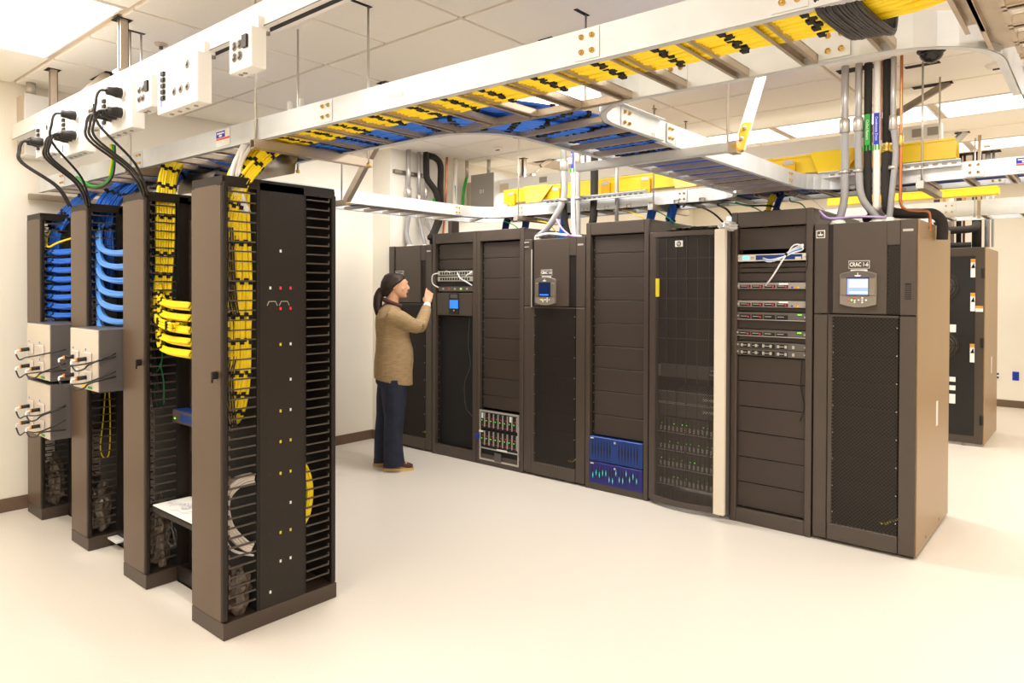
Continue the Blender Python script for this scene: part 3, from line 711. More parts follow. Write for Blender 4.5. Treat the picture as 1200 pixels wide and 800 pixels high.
bundle('cable_bundle', 'thick white cables falling from the tray behind the nearest manager top', [(-3.22, 1.80, 2.345), (-3.14, 1.745, 2.325), (-3.11, 1.69, 2.25), (-3.10, 1.655, 2.16), (-3.09, 1.655, 2.06), (-3.09, 1.70, 1.97)], 0.045, 3, 0.0115, 'white_cable', across=(0.3, 1, 0), k=6, layers=1, seed=13)
bundle('cable_bundle', 'white bundle hooked through the fingers low in the nearest cable manager', [(-3.10, 1.735, 0.70), (-3.10, 1.66, 0.69), (-3.11, 1.615, 0.63), (-3.11, 1.63, 0.52), (-3.10, 1.69, 0.43), (-3.09, 1.73, 0.40)], 0.045, 6, 0.006, 'grey_cable', across=(1, 0, 0), k=6, layers=4, seed=14)
bundle('cable_bundle', 'thin white cables curving under the white bundle of the nearest manager', [(-3.11, 1.60, 0.47), (-3.11, 1.64, 0.39), (-3.09, 1.735, 0.345)], 0.01, 2, 0.005, 'white_cable', across=(1, 0, 0), k=6, seed=15)
bundle('cable_bundle', 'yellow loop in the rear channel of the nearest cable manager', [(-3.09, 2.00, 0.75), (-3.09, 2.035, 0.68), (-3.09, 2.055, 0.58), (-3.09, 2.04, 0.48), (-3.09, 2.00, 0.42)], 0.02, 3, 0.007, 'yellow_cable', across=(1, 0, 0), k=6, layers=3, seed=16)
bundle('cable_bundle', 'yellow bundle dropping into the second manager and curling towards the nearest one', [(-4.20, 1.84, 2.345), (-4.05, 1.80, 2.33), (-4.0, 1.74, 2.26), (-3.96, 1.70, 2.10), (-3.95, 1.69, 1.8), (-3.95, 1.68, 1.6), (-3.93, 1.67, 1.48), (-3.85, 1.66, 1.42), (-3.70, 1.66, 1.40)], 0.09, 7, 0.0085, 'yellow_cable', ties=13, across=(0.25, 1, 0), k=6, layers=3, seed=17, group='yellow bundles dropping into the managers')
for q in range(5):
    z = 1.55 - q * 0.062
    bundle('cable_bundle', ['topmost', 'second', 'third', 'fourth', 'lowest'][q] + ' of the five short yellow branches leaving the second manager', [(-3.94, 1.66, z + 0.09), (-3.90, 1.655, z + 0.01), (-3.80, 1.65, z - 0.02), (-3.60, 1.68, z - 0.03)], 0.03, 4, 0.0075, 'yellow_cable', ties=[0.25, 0.55], across=(0, 0.6, 1), k=4, layers=2, seed=20 + q, group='short yellow branches of the second manager')
bundle('cable_bundle', 'blue bundle dropping behind the yellow one into the second manager', [(-4.32, 1.95, 2.34), (-4.16, 1.88, 2.31), (-4.10, 1.78, 2.20), (-4.06, 1.72, 2.05), (-4.04, 1.68, 1.85), (-4.05, 1.66, 1.6)], 0.10, 7, 0.0085, 'blue_cable', ties=8, across=(0.8, 0.5, 0), k=6, layers=2, seed=18, group='blue bundles dropping into the managers')
bundle('cable_bundle', 'blue bundle dropping from the tray into the third cable manager', [(-5.02, 1.92, 2.34), (-4.93, 1.88, 2.30), (-4.90, 1.76, 2.17), (-4.87, 1.70, 2.02), (-4.85, 1.69, 1.8), (-4.85, 1.69, 1.55)], 0.16, 9, 0.0085, 'blue_cable', ties=7, across=(0.8, 0.6, 0), k=6, layers=2, seed=19, group='blue bundles dropping into the managers')
for q in range(8):
    z = 1.94 - q * 0.082
    bundle('cable_bundle', ['topmost', 'second', 'third', 'fourth', 'fifth', 'sixth', 'seventh', 'lowest'][q] + ' light blue cable loop sweeping out of the third manager', [(-4.84, 1.70 + (q > 4) * -0.03, z + 0.08), (-4.79, 1.66, z + 0.03), (-4.74, 1.645, z - 0.04), (-4.62, 1.63, z - 0.10), (-4.45, 1.66, z - 0.12), (-4.3, 1.72, z - 0.10)], 0.028, 4, 0.0075, 'blue_light', ties=[0.08, 0.22], across=(0, 0.5, 1), k=4, layers=2, seed=30 + q, group='light blue loops of the third manager')
bundle('cable_bundle', 'blue bundle dropping from the tray into the farthest cable manager', [(-5.72, 1.95, 2.33), (-5.60, 1.86, 2.27), (-5.66, 1.75, 2.13), (-5.70, 1.69, 2.0), (-5.73, 1.68, 1.7), (-5.75, 1.68, 1.4)], 0.13, 8, 0.0085, 'blue_cable', ties=6, across=(1, 0.4, 0), k=6, layers=2, seed=40, group='blue bundles dropping into the managers')
for q in range(10):
    z = 1.86 - q * 0.062
    bundle('cable_bundle', ['topmost', 'second', 'third', 'fourth', 'fifth', 'sixth', 'seventh', 'eighth', 'ninth', 'lowest'][q] + ' of the short level blue bundles in the farthest manager', [(-5.68, 1.62, z), (-5.62, 1.64, z + 0.004), (-5.50, 1.65, z - 0.003), (-5.38, 1.70, z)], 0.03, 4, 0.007, 'blue_cable', ties=[0.2, 0.55], across=(0, 0.5, 1), k=4, layers=2, seed=50 + q, group='level blue bundles of the farthest manager')
tag(B('yellow_cable').tube([(-5.80, 1.9, 2.31), (-5.74, 1.80, 2.2), (-5.72, 1.66, 2.02), (-5.66, 1.62, 1.93), (-5.60, 1.62, 1.90), (-5.50, 1.65, 1.93), (-5.35, 1.75, 1.98)], 0.007, 8, 6).build('ground_cable'), 'yellow-green ground cable looping at the top of the farthest manager', 'cable')
tag(B('green_cable').tube([(-3.985, 1.70, 1.45), (-3.98, 1.69, 1.22), (-3.97, 1.655, 1.14), (-3.965, 1.645, 1.02), (-3.965, 1.665, 0.965), (-3.965, 1.69, 0.985), (-3.97, 1.695, 1.1), (-3.98, 1.68, 1.2)], 0.004, 6, 6).build('patch_cord'), 'thin green patch cord hanging inside the second manager', 'cable')
tag(B('yellow_cable').tube([(-4.80, 1.70, 1.1), (-4.80, 1.68, 0.8), (-4.79, 1.66, 0.62), (-4.79, 1.68, 0.55), (-4.79, 1.71, 0.58), (-4.80, 1.72, 0.8), (-4.80, 1.71, 1.05)], 0.004, 6, 6).build('patch_cord'), 'thin yellow patch cord hanging in the third manager below the grey box', 'cable')
bundle('cable_bundle', 'tangle of black cords inside the front of the second manager', [(-3.98, 1.64, 2.09), (-3.95, 1.63, 1.85), (-3.94, 1.66, 1.62), (-3.96, 1.62, 1.38), (-3.95, 1.63, 1.15), (-3.95, 1.66, 0.95)], 0.05, 5, 0.004, 'black_cable', across=(0.3, 1, 0), k=6, layers=1, seed=60)
bundle('cable_bundle', 'tangle of black cords inside the front of the nearest manager', [(-3.10, 1.62, 1.9), (-3.09, 1.63, 1.6), (-3.10, 1.66, 1.4), (-3.10, 1.62, 1.2), (-3.10, 1.64, 0.95)], 0.04, 4, 0.004, 'black_cable', across=(0.3, 1, 0), k=6, layers=1, seed=61)

# ------------------------------------------------------------------ busway with outlet boxes
bw = thing('busway', 'long white power busway hanging under the ceiling at upper left', 'busway', (-4, 1.52, 2.67))
B('white_paint').box(-5.93, -1.3, 1.49, 1.56, 2.664, 2.768).build('housing', None, bw)
B('black').box(-4.9, -1.3, 1.515, 1.535, 2.660, 2.664).build('slot', None, bw)
B('grey_dark').box(-5.93, -1.3, 1.488, 1.49, 2.664, 2.668).build('edge_strip', None, bw)
t = thing('feed_box', 'tall pale electrical box on the left wall feeding the busway', 'electrical box', (-5.97, 1.5, 2.58))
B('white_paint').bbox(-6.03, -5.86, 1.545, 1.72, 2.56, 3.0, 0.004).build('case', None, t)
B('box_tan').box(-6.02, -5.865, 1.540, 1.546, 2.57, 2.99).build('cover', None, t)  # tan sheet paints the shade on the front of the white box
text('1A', 0.06, (-5.945, 1.538, 2.79), t, 'paper')
B('zinc').cyl((-5.92, 1.6, 3.0), (-5.92, 1.6, CEIL), 0.03, 12).build('conduit_stub', None, t)
def plug(px, pz, yb, parent_label, end, idx, big=True):
    c = thing('power_cable', parent_label, 'cable', (px, yb - 0.03, pz), 'black power cables of the busway boxes')
    B('black').tube([(px, yb - 0.004, pz), (px, yb - 0.03, pz), (px, yb - 0.05, pz), (px, yb - 0.075, pz)], [0.026, 0.027, 0.022, 0.021], 12).build('plug', None, c)
    B('grey_cable').cyl((px, yb - 0.001, pz), (px, yb - 0.008, pz), 0.030, 12).build('collar', None, c)
    dx = -0.02 - 0.02 * (idx % 3)
    B('black_cable').tube([(px, yb - 0.075, pz), (px + dx * 0.4, yb - 0.105, pz - 0.008), (px + dx * 0.7, yb - 0.118, pz - 0.06), (px * 0.85 + end[0] * 0.15 + dx * 0.6, yb - 0.105, pz * 0.7 + end[2] * 0.3 - 0.02), (px * 0.35 + end[0] * 0.65, (yb * 0.5 + end[1] * 0.5), pz * 0.32 + end[2] * 0.68), end], 0.0065, 8, 6).build('cord', None, c)
def busbox(x0, x1, z0, z1, label, big, plugs=0, end=None, which=''):
    y0, y1 = 1.43, 1.495
    t = thing('outlet_box', label, 'outlet box', ((x0 + x1) / 2, y1, z0), 'outlet boxes hanging on the busway')
    B('white_paint').bbox(x0, x1, y0, y1, z0, z1, 0.003).build('case', None, t)
    B('white_paint').box(x0 + 0.01, x1 - 0.01, y1 - 0.03, y1 + 0.02, z1, 2.70).build('mounting_tab', None, t)
    B('steel_dark').cyl((x1 - 0.03, y1 + 0.02, z1 + 0.02), (x1 - 0.03, y1 + 0.02, z1 - 0.01), 0.012, 8).build('clamp_bolt', None, t)
    for q in range(4 if big else 2):
        px = x0 + (x1 - x0) * (0.2 + q * 0.2)
        B('grey_plastic').cyl((px, (y0 + y1) / 2, z0 + 0.001), (px, (y0 + y1) / 2, z0 - 0.004), 0.010, 8).build('knockout', None, t)
    if big:
        cxs = [x0 + (x1 - x0) * f for f in (0.46, 0.62, 0.78)]
        zc = z0 + (z1 - z0) * 0.36; cz = [zc] * 3 + [z0 + (z1 - z0) * 0.80]; cxs = cxs + [x0 + (x1 - x0) * 0.78]
        for px, pz in zip(cxs, cz):
            o = B('paper').bbox(px - 0.026, px + 0.026, y0 - 0.003, y0, pz - 0.034, pz + 0.034, 0.002).build('receptacle_plate', None, t)
            B('grey_plastic').cyl((px, y0 - 0.003, pz), (px, y0 - 0.006, pz), 0.020, 12).build('receptacle', None, o)
            B('black').cyl((px, y0 - 0.006, pz), (px, y0 - 0.007, pz), 0.010, 8).build('opening', None, o)
        for q in range(5):
            o = B('black').box(x0 + 0.055, x0 + 0.085, y0 - 0.012, y0, z1 - 0.05 - q * 0.028, z1 - 0.032 - q * 0.028).build('breaker', None, t)
        B('label_blue').box(x0 + 0.040, x0 + 0.046, y0 - 0.002, y0, z0 + 0.03, z0 + 0.07).build('label', None, t)
        for n_ in range(plugs):
            plug(cxs[n_], cz[n_], y0 - 0.006, 'black cable from the ' + ['left', 'middle', 'right', 'upper'][n_] + ' socket of the ' + which, (end[0] + 0.012 * n_, end[1] + 0.01 * (n_ % 2), end[2]), n_)
    else:
        zc = (z0 + z1) / 2
        for q in range(4):
            px = x0 + 0.045 + (q % 2) * 0.042; pz = zc - 0.022 + (q // 2) * 0.045
            o = B('grey_plastic').cyl((px, y0, pz), (px, y0 - 0.004, pz), 0.019, 12).build('receptacle', None, t)
            B('cabinet').cyl((px, y0 - 0.004, pz), (px, y0 - 0.005, pz), 0.014, 10).build('opening', None, o)
        B('black').box(x0 + 0.115, x0 + 0.15 if x1 - x0 > 0.16 else x1 - 0.005, y0 - 0.01, y0, zc + 0.0, zc + 0.05).build('breaker', None, t)
busbox(-5.20, -4.90, 2.44, 2.645, 'farthest outlet box on the busway, plugs hanging at its left end', True, 2, (-5.02, 1.56, 2.13), 'farthest busway box')
busbox(-4.74, -4.37, 2.385, 2.64, 'wide outlet box with four black plugs, second from the wall', True, 4, (-4.75, 1.57, 2.12), 'second busway box from the wall')
busbox(-4.31, -4.19, 2.49, 2.64, 'first small four-socket box on the busway, between the two plugged boxes', False)
busbox(-4.12, -3.71, 2.42, 2.645, 'wide outlet box with four black plugs above the second manager', True, 4, (-3.93, 1.575, 2.11), 'busway box above the second manager')
busbox(-3.655, -3.48, 2.485, 2.64, 'small four-socket box on the busway beside the big unplugged box', False)
busbox(-3.41, -3.01, 2.43, 2.65, 'big outlet box on the busway with three empty round sockets', True)
busbox(-2.735, -2.56, 2.49, 2.65, 'lone small four-socket box at the right end of the busway', False)
g1 = thing('ground_cable', 'green and yellow striped ground loop behind the busway boxes at left', 'cable', (-4.45, 1.55, 2.45))
B('label_green').tube([(-4.42, 1.60, 2.45), (-4.40, 1.60, 2.36), (-4.44, 1.60, 2.27), (-4.56, 1.6, 2.23), (-4.75, 1.6, 2.24), (-5.0, 1.6, 2.32)], 0.010, 8, 6).build('cord', None, g1)
B('label_yellow').tube([(-4.42, 1.588, 2.45), (-4.40, 1.588, 2.36), (-4.44, 1.588, 2.27)], 0.006, 8, 6).build('stripe', None, g1)
B('black_cable').tube([(-4.42, 1.612, 2.45), (-4.385, 1.60, 2.36), (-4.43, 1.60, 2.26), (-4.60, 1.59, 2.215), (-4.85, 1.58, 2.25)], 0.006, 8, 6).build('black_core', None, g1)

# ------------------------------------------------------------------ hangers
def slot(parent, x0, x1, y0, y1):
    B('hole').box(x0, x1, y0, y1, CEIL - 0.005, CEIL - 0.001).build('ceiling_slot', None, parent)
def rod(x, y, z0, label, group=None, slot_l=0.10, z1=CEIL, r=0.006):
    t = thing('hanger_rod', label, 'hanger rod', (x, y, z0), group)
    B('zinc').cyl((x, y, z0), (x, y, z1), r, 8).build('rod', None, t)
    B('brass').cyl((x, y, z0 - 0.004), (x, y, z0 + 0.012), 0.012, 6).build('nut', None, t)
    if slot_l: slot(t, x - 0.012, x + 0.012, y - slot_l, y + 0.02)
    return t
def strut(p, q, label, parent=None, sz=0.042, m='galv', nm='strut_channel'):
    """unistrut between p and q"""
    p, q = V(p), V(q); d = (q - p).normalized(); side = d.cross(V((0, 0, 1)))
    if side.length < 0.1: side = V((1, 0, 0))
    side.normalize(); u2 = side.cross(d).normalized(); h = sz / 2; mb = B(m)
    for s in (-1, 1): mb.obox(p + side * s * (h - 0.002), q + side * s * (h - 0.002), side * 0.004, u2 * sz)
    mb.obox(p - u2 * (h - 0.002), q - u2 * (h - 0.002), side * sz, u2 * 0.004)
    for s in (-1, 1): mb.obox(p + side * s * (h - 0.008) + u2 * (h - 0.002), q + side * s * (h - 0.008) + u2 * (h - 0.002), side * 0.009, u2 * 0.004)
    if parent: return mb.build(nm, None, parent)
    return tag(mb.build(nm), label, 'strut channel')
rod(-2.99, 1.69, 2.26, 'near hanger rod of the strut under the foreground tray, right of the big unplugged box')
rod(-2.947, 2.30, 2.26, 'far hanger rod of the strut under the foreground tray', slot_l=0.18)
strut((-2.965, 1.66, 2.276), (-2.965, 2.33, 2.276), 'steel strut carrying the foreground tray beside the nearest manager')
rod(-4.27, 1.64, 2.27, 'thin hanger rod between the two groups of hanging cords', slot_l=0.0)
strut((-5.98, 1.60, 2.28), (-5.98 + 0.02, 2.3, 2.28), 'steel strut at the left wall end of the foreground tray')
strut((-4.22, 1.60, 2.28), (-4.22, 2.25, 2.28), 'steel strut under the foreground tray above the second manager')
rod(-3.52, 2.25, 2.28, 'hanger rod seen under the big unplugged outlet box', slot_l=0)
def post(x, y, z0, label, tilt=None):
    t = thing('strut_hanger', label, 'strut hanger', (x, y, z0), 'strut hangers of the busways')
    strut((x, y, z0 + 0.04), (x, y, CEIL), '', t)
    B('zinc').box(x - 0.04, x + 0.04, y - 0.04, y + 0.04, z0 + 0.025, z0 + 0.04).build('bracket', None, t)
    B('zinc').cyl((x, y, z0), (x, y, z0 + 0.03), 0.010, 8).build('bolt', None, t)
    slot(t, x - 0.06, x + 0.035, y - 0.04, y + 0.04)
    if tilt:
        strut((x + 0.13, y + 0.14, z0 + 0.16), (x + 0.19, y + 0.27, CEIL), '', t)
        B('zinc').cyl((x + 0.02, y + 0.02, z0 + 0.02), (x + 0.13, y + 0.12, z0 + 0.12), 0.007, 6).build('tie_rod', None, t)
        B('zinc').bbox(x + 0.05, x + 0.09, y + 0.04, y + 0.10, z0 + 0.02, z0 + 0.07, 0.004).build('clamp', None, t)
        slot(t, x - 0.06, x + 0.24, y + 0.24, y + 0.31)
    return t
post(-5.44, 1.60, 2.77, 'strut hanger with a slanted brace near the left wall', True)
post(-4.13, 1.55, 2.77, 'strut hanger in front of the white busway, left of centre')
rod(-4.27, 1.70, 2.77, 'thin rod beside the strut hanger over the white busway')
for k, (u_, v_) in enumerate([(-3.49, 2.42), (-3.38, 2.42)]):
    tag(B('white_paint').cyl((u_, 2.18, 2.36), (u_, 2.18, 2.66), 0.014, 10).build('white_conduit'), ['left of the two short white conduits rising behind the foreground tray', 'right of the two short white conduits rising behind the foreground tray'][k], 'conduit')
t = thing('sprinkler_head', 'small cream sprinkler head under the ceiling beside the busway hanger', 'sprinkler', (-4.36, 1.85, 3.06))
B('box_tan').tube([(-4.36, 1.85, CEIL), (-4.36, 1.85, CEIL - 0.012), (-4.36, 1.85, CEIL - 0.02)], [0.04, 0.035, 0.015], 12).build('plate', None, t)
B('grey_dark').cyl((-4.36, 1.85, CEIL - 0.02), (-4.36, 1.85, CEIL - 0.035), 0.012, 8).build('tip', None, t)

# trapeze under crossing tray with yellow-tagged brace
t = thing('trapeze_hanger', 'galvanised trapeze strut under the blue-cable crossing tray', 'strut hanger', (-1.75, 3.12, 2.275))
strut((-2.19, 3.12, 2.276), (-1.30, 3.12, 2.276), '', t, 0.042, 'galv_bright')
B('galv').box(-1.33, -1.29, 3.09, 3.15, 2.245, 2.300).build('end_clamp', None, t)
B('brass').bbox(-1.31, -1.285, 3.085, 3.11, 2.262, 2.285, 0.004).build('brass_fitting', None, t)
rod(-1.345, 3.12, 2.27, 'thin hanger rod at the right end of the crossing tray trapeze')
rod(-2.14, 3.12, 2.27, 'thin hanger rod at the left end of the crossing tray trapeze')
t = thing('sway_brace', 'diagonal white strut brace with a yellow tag above the crossing tray', 'brace', (-1.3, 3.14, 2.27))
strut((-1.295, 3.14, 2.27), (-1.52, 4.15, CEIL), '', t, 0.042, 'galv_bright', 'brace')
B('yellow_trough_dark').obox((-1.283, 3.10, 2.255), (-1.318, 3.28, 2.415), (0.045, 0, 0), (0.0, -0.006, 0.006)).build('yellow_tag', None, t)
for q in (0.35, 0.75):
    p = V((-1.283, 3.10, 2.255)).lerp(V((-1.318, 3.28, 2.415)), q)
    B('silver').cyl(p + V((0, -0.004, 0.004)), p + V((0, -0.012, 0.012)), 0.011, 8).build('bolt', None, t)
t = thing('sway_brace', 'slanted steel brace hanging left of the left wall tray', 'brace', (-4.62, 3.2, 2.3))
strut((-4.438, 3.26, 2.29), (-3.88, 3.385, CEIL), '', t, 0.045, 'galv', 'brace')
B('brass').bbox(-4.45, -4.42, 3.24, 3.28, 2.265, 2.29, 0.004).build('brass_fitting', None, t)
t = thing('trapeze_hanger', 'strut trapeze under the tray along the left wall', 'strut hanger', (-4.85, 3.13, 2.275))
strut((-5.15, 3.26, 2.276), (-4.42, 3.26, 2.276), '', t)
rod(-4.50, 3.26, 2.27, 'thin rod beside the slanted brace of the left wall tray', slot_l=0.0)
# rods of the tray over the cabinet row
for x, yy_, lab_ in [(-4.17, 4.99, 'long thin rod in front of the curved tray corner'), (-2.77, 5.00, 'thin rod over the mesh-door cabinet'), (-0.885, 4.985, 'thin steel rod right of the copper pipe over the right cooling unit'), (-0.89, 5.60, 'thin steel rod ending behind the yellow trough at right')]:
    rod(x, yy_, 2.26, lab_, slot_l=0.0)
for x, lab_ in [(-4.17, 'short trapeze strut at the curved tray corner'), (-2.77, 'trapeze strut under the tray over the mesh-door cabinet'), (-0.89, 'trapeze strut under the tray right of the copper pipe')]:
    t = thing('trapeze_hanger', lab_, 'strut hanger', (x, 5.27, 2.27)); strut((x, 4.95, 2.276), (x, 5.60, 2.276), '', t)
    B('zinc').bbox(x - 0.022, x + 0.022, 4.945, 4.955, 2.25, 2.30, 0.002).build('end_cap', None, t)
rod(-0.98, 8.05, 2.33, 'thin rod in front of the white tray in the rear aisle', slot_l=0.0)
t = thing('strut_hanger', 'slim strut hanger over the rear aisle tray', 'strut hanger', (-0.95, 7.93, 2.4)); strut((-0.93, 7.93, 2.30), (-0.93, 7.93, CEIL), '', t, 0.026)
for x, y_, lab_ in [(-3.17, 5.10, 'first tiny rod stub over the crossing tray'), (-3.172, 5.66, 'second tiny rod stub over the crossing tray')]:
    rod(x + 0.35, y_, 2.62, lab_, slot_l=0.02)
for x, y_, lab_ in [(-2.507, 3.288, 'small strut bracket above the foreground tray near its centre bolts'), (-2.208, 3.378, 'small strut bracket above the foreground tray right of its centre bolts'), (-3.935, 3.227, 'small strut bracket above the foreground tray at left centre')]:
    t = thing('ceiling_bracket', lab_, 'bracket', (x, y_, 2.95)); strut((x, y_, 2.80), (x, y_, CEIL), '', t, 0.04, 'steel_dark'); slot(t, x - 0.07, x + 0.03, y_ - 0.03, y_ + 0.03)
# grey brace slanting from the ceiling slot at right
t = thing('sway_brace', 'grey strut brace slanting down from a ceiling slot at right', 'brace', (-1.0, 5.75, 2.9))
strut((-1.45, 5.75, 2.78), (-0.86, 5.78, CEIL), '', t, 0.042, 'steel_dark', 'brace'); slot(t, -1.09, -0.84, 5.74, 5.82)
t = thing('sway_brace', 'white strut brace slanting down behind the end of the yellow trough', 'brace', (-1.05, 7.6, 2.7))
strut((-1.32, 7.3, 2.66), (-1.02, 7.70, CEIL), '', t, 0.05, 'galv_bright', 'brace'); slot(t, -1.10, -0.98, 7.66, 7.74)

# ------------------------------------------------------------------ second busway and box
t = thing('busway', 'second white busway far back, behind the yellow fibre trough', 'busway', (-3.3, 5.95, 2.74))
B('white_paint').box(-5.25, -0.93, 5.93, 6.0, 2.735, 2.845).build('housing', None, t)
B('grey_plastic').box(-4.66, -4.56, 5.925, 5.93, 2.76, 2.82).build('joint_cover', None, t)
for x_ in (-3.3, -1.45, -1.30, -1.12, -1.02): B('grey_plastic').box(x_, x_ + 0.07, 5.925, 5.93, 2.76, 2.82).build('joint_cover', None, t)
B('box_tan').box(-5.24, -5.1, 5.925, 5.93, 2.70, 2.80).build('end_clamp', None, t)
t = thing('feed_box', 'tall grey-tan electrical box with white side feeding the rear busway', 'electrical box', (-5.35, 5.9, 2.35))
B('white_paint').bbox(-5.575, -5.225, 5.83, 6.02, 2.52, 2.92, 0.004).build('case', None, t)
B('grey_plastic').box(-5.575, -5.23, 5.822, 5.83, 2.52, 2.92).build('cover', None, t)  # greyer front colour stands for the face lying in shadow
text('D1', 0.06, (-5.40, 5.818, 2.72), t, 'paper')
tag(B('box_tan').bbox(-5.735, -5.58, 5.92, 6.02, 2.46, 2.86, 0.003).build('wall_panel_box'), 'flat tan panel on the wall behind the green-taped pipe', 'electrical box')
post(-5.02, 6.1, 2.85, 'strut hanger over the rear busway, beside its feed box', True)

# ------------------------------------------------------------------ pipes and conduits
def pipe(name, label, cat, pts, r, m, n=12, extra=None, group=None, sm=0):
    t = thing(name, label, cat, pts[-1], group)
    B(m).tube(pts, r, n, sm).build('pipe' if 'pipe' in name else 'tube', None, t)
    return t
YPp = 4.93
def conduit(x, zj, path, label, r=0.021):
    t = thing('conduit', label, 'conduit', path[-1], 'grey conduits feeding the cooling units')
    B('conduit').cyl((x, path[0][1], zj), (x, path[0][1], CEIL + 0.01), r, 12).build('rigid_tube', None, t)
    B('zinc').tube([(x, path[0][1], zj + 0.085), (x, path[0][1], zj + 0.08), (x, path[0][1], zj + 0.05), (x, path[0][1], zj), (x, path[0][1], zj - 0.01)], [r * 1.1, r * 1.4, r * 1.5, r * 1.5, r * 1.2], 12).build('coupling', None, t)
    B('flex').tube(path, r * 1.08, 12, 6).build('flexible_tube', None, t)
    e = V(path[-1]); B('pvc').tube([e + V((0, 0, 0.02)), e, e - V((0, 0, 0.03))], [r * 1.6, r * 2.1, r * 2.1], 12).build('end_fitting', None, t)
    B('zinc').cyl((x, path[0][1], 2.405), (x, path[0][1], 2.385), r * 1.5, 10).build('pipe_clamp', None, t)
conduit(-1.323, 2.66, [(-1.323, YPp, 2.67), (-1.318, YPp, 2.40), (-1.325, YPp, 2.20), (-1.36, YPp, 2.06)], 'leftmost thick grey conduit dropping onto the right cooling unit', 0.023)
conduit(-1.24, 2.66, [(-1.24, YPp, 2.67), (-1.235, YPp, 2.40), (-1.215, YPp, 2.22), (-1.14, YPp + 0.02, 2.10), (-1.12, YPp + 0.03, 2.05)], 'second grey conduit, bending right onto the right cooling unit')
conduit(-1.037, 2.64, [(-1.037, YPp, 2.65), (-1.02, YPp, 2.5), (-1.035, YPp, 2.3), (-1.055, YPp, 2.06)], 'thin grey conduit between the black pipe and the copper pipe', 0.017)
def wrap_pipe(label, pts, r, m, band=None, txt=None, tm='paper', grp=None):
    t = pipe('insulated_pipe' if m == 'foam' else 'white_pipe', label, 'pipe', pts, r, m, 14, None, grp, 5 if len(pts) > 2 else 0)
    if band:
        x, y_ = pts[0][0], pts[0][1]; z0, z1 = band[1], band[2]
        o = B(band[0]).box(x - r * 0.55, x + r * 0.75, y_ - r - 0.004, y_ - r * 0.75, z0, z1).build('pipe_marker', None, t)
        text(txt, r * 0.9, (x + r * 0.1, y_ - r - 0.006, (z0 + z1) / 2), o, tm, rot=(PI / 2, -PI / 2 if False else PI / 2, 0))
        q = B('label_green')
        for k in range(3): q.box(x - r + k * r * 0.75, x - r * 0.65 + k * r * 0.75, y_ - r - 0.003, y_ - r * 0.6, z0 - 0.035, z0 - 0.002)
        q.build('green_tape', None, t)
    return t
wrap_pipe('black insulated pipe with a green marker over the right cooling unit', [(-1.19, YPp + 0.03, CEIL), (-1.19, YPp + 0.03, 2.5), (-1.19, YPp + 0.05, 2.2), (-1.18, YPp + 0.1, 2.12), (-1.25, YPp + 0.25, 2.10)], 0.024, 'foam', ('label_green', 2.555, 2.755), 'Chilled Return')
wrap_pipe('white pipe with a blue-edged marker over the right cooling unit', [(-1.136, YPp + 0.03, CEIL), (-1.136, YPp + 0.03, 2.5), (-1.136, YPp + 0.03, 2.2), (-1.136, YPp + 0.05, 2.15), (-1.136, YPp + 0.2, 2.13)], 0.023, 'pvc', ('label_blue', 2.555, 2.755), 'Condensate Drain')
t = thing('insulated_pipe', 'thick black insulated pipe with a brass valve over the right cooling unit', 'pipe', (-1.078, YPp + 0.04, 2.1))
B('foam').tube([(-1.078, YPp + 0.04, CEIL), (-1.078, YPp + 0.04, 2.565)], 0.029, 14).build('upper_sleeve', None, t)
B('foam').tube([(-1.078, YPp + 0.04, 2.50), (-1.078, YPp + 0.04, 2.2), (-1.07, YPp + 0.06, 2.135), (-1.03, YPp + 0.12, 2.115), (-0.93, YPp + 0.22, 2.115), (-0.86, YPp + 0.30, 2.115), (-0.82, YPp + 0.35, 2.06), (-0.82, YPp + 0.36, 1.95)], 0.033, 14, 4).build('lower_sleeve', None, t)
B('brass').tube([(-1.078, YPp + 0.03, 2.57), (-1.078, YPp + 0.03, 2.55), (-1.078, YPp + 0.03, 2.535), (-1.078, YPp + 0.03, 2.515), (-1.078, YPp + 0.03, 2.50)], [0.012, 0.022, 0.014, 0.020, 0.016], 12).build('valve', None, t)
B('copper').cyl((-1.108, YPp + 0.02, CEIL), (-1.108, YPp + 0.02, 2.58), 0.004, 8).build('side_tube', None, t)
t = thing('copper_pipe', 'thin copper pipe with a brass valve over the right cooling unit', 'pipe', (-0.992, YPp, 2.1))
B('copper').tube([(-0.992, YPp, CEIL), (-0.992, YPp, 2.3), (-0.99, YPp, 2.17), (-0.965, YPp + 0.02, 2.125), (-0.92, YPp + 0.08, 2.12), (-0.87, YPp + 0.15, 2.12), (-0.86, YPp + 0.18, 2.08), (-0.86, YPp + 0.18, 2.0)], 0.009, 10, 4).build('pipe', None, t)
B('brass').tube([(-0.992, YPp, 2.60), (-0.992, YPp, 2.585), (-0.992, YPp, 2.56), (-0.992, YPp, 2.54), (-0.992, YPp, 2.52)], [0.010, 0.016, 0.012, 0.018, 0.010], 12).build('valve', None, t)
t = thing('ceiling_slot_cover', 'dark slot in the ceiling where the pipes over the right cooling unit enter', 'ceiling opening', (-1.2, 5.0, CEIL - 0.003)); slot(t, -1.40, -1.05, 4.99, 5.09)
B('hole').box(-1.03, -0.83, 5.19, 5.25, CEIL - 0.005, CEIL - 0.001).build('ceiling_slot', None, t)
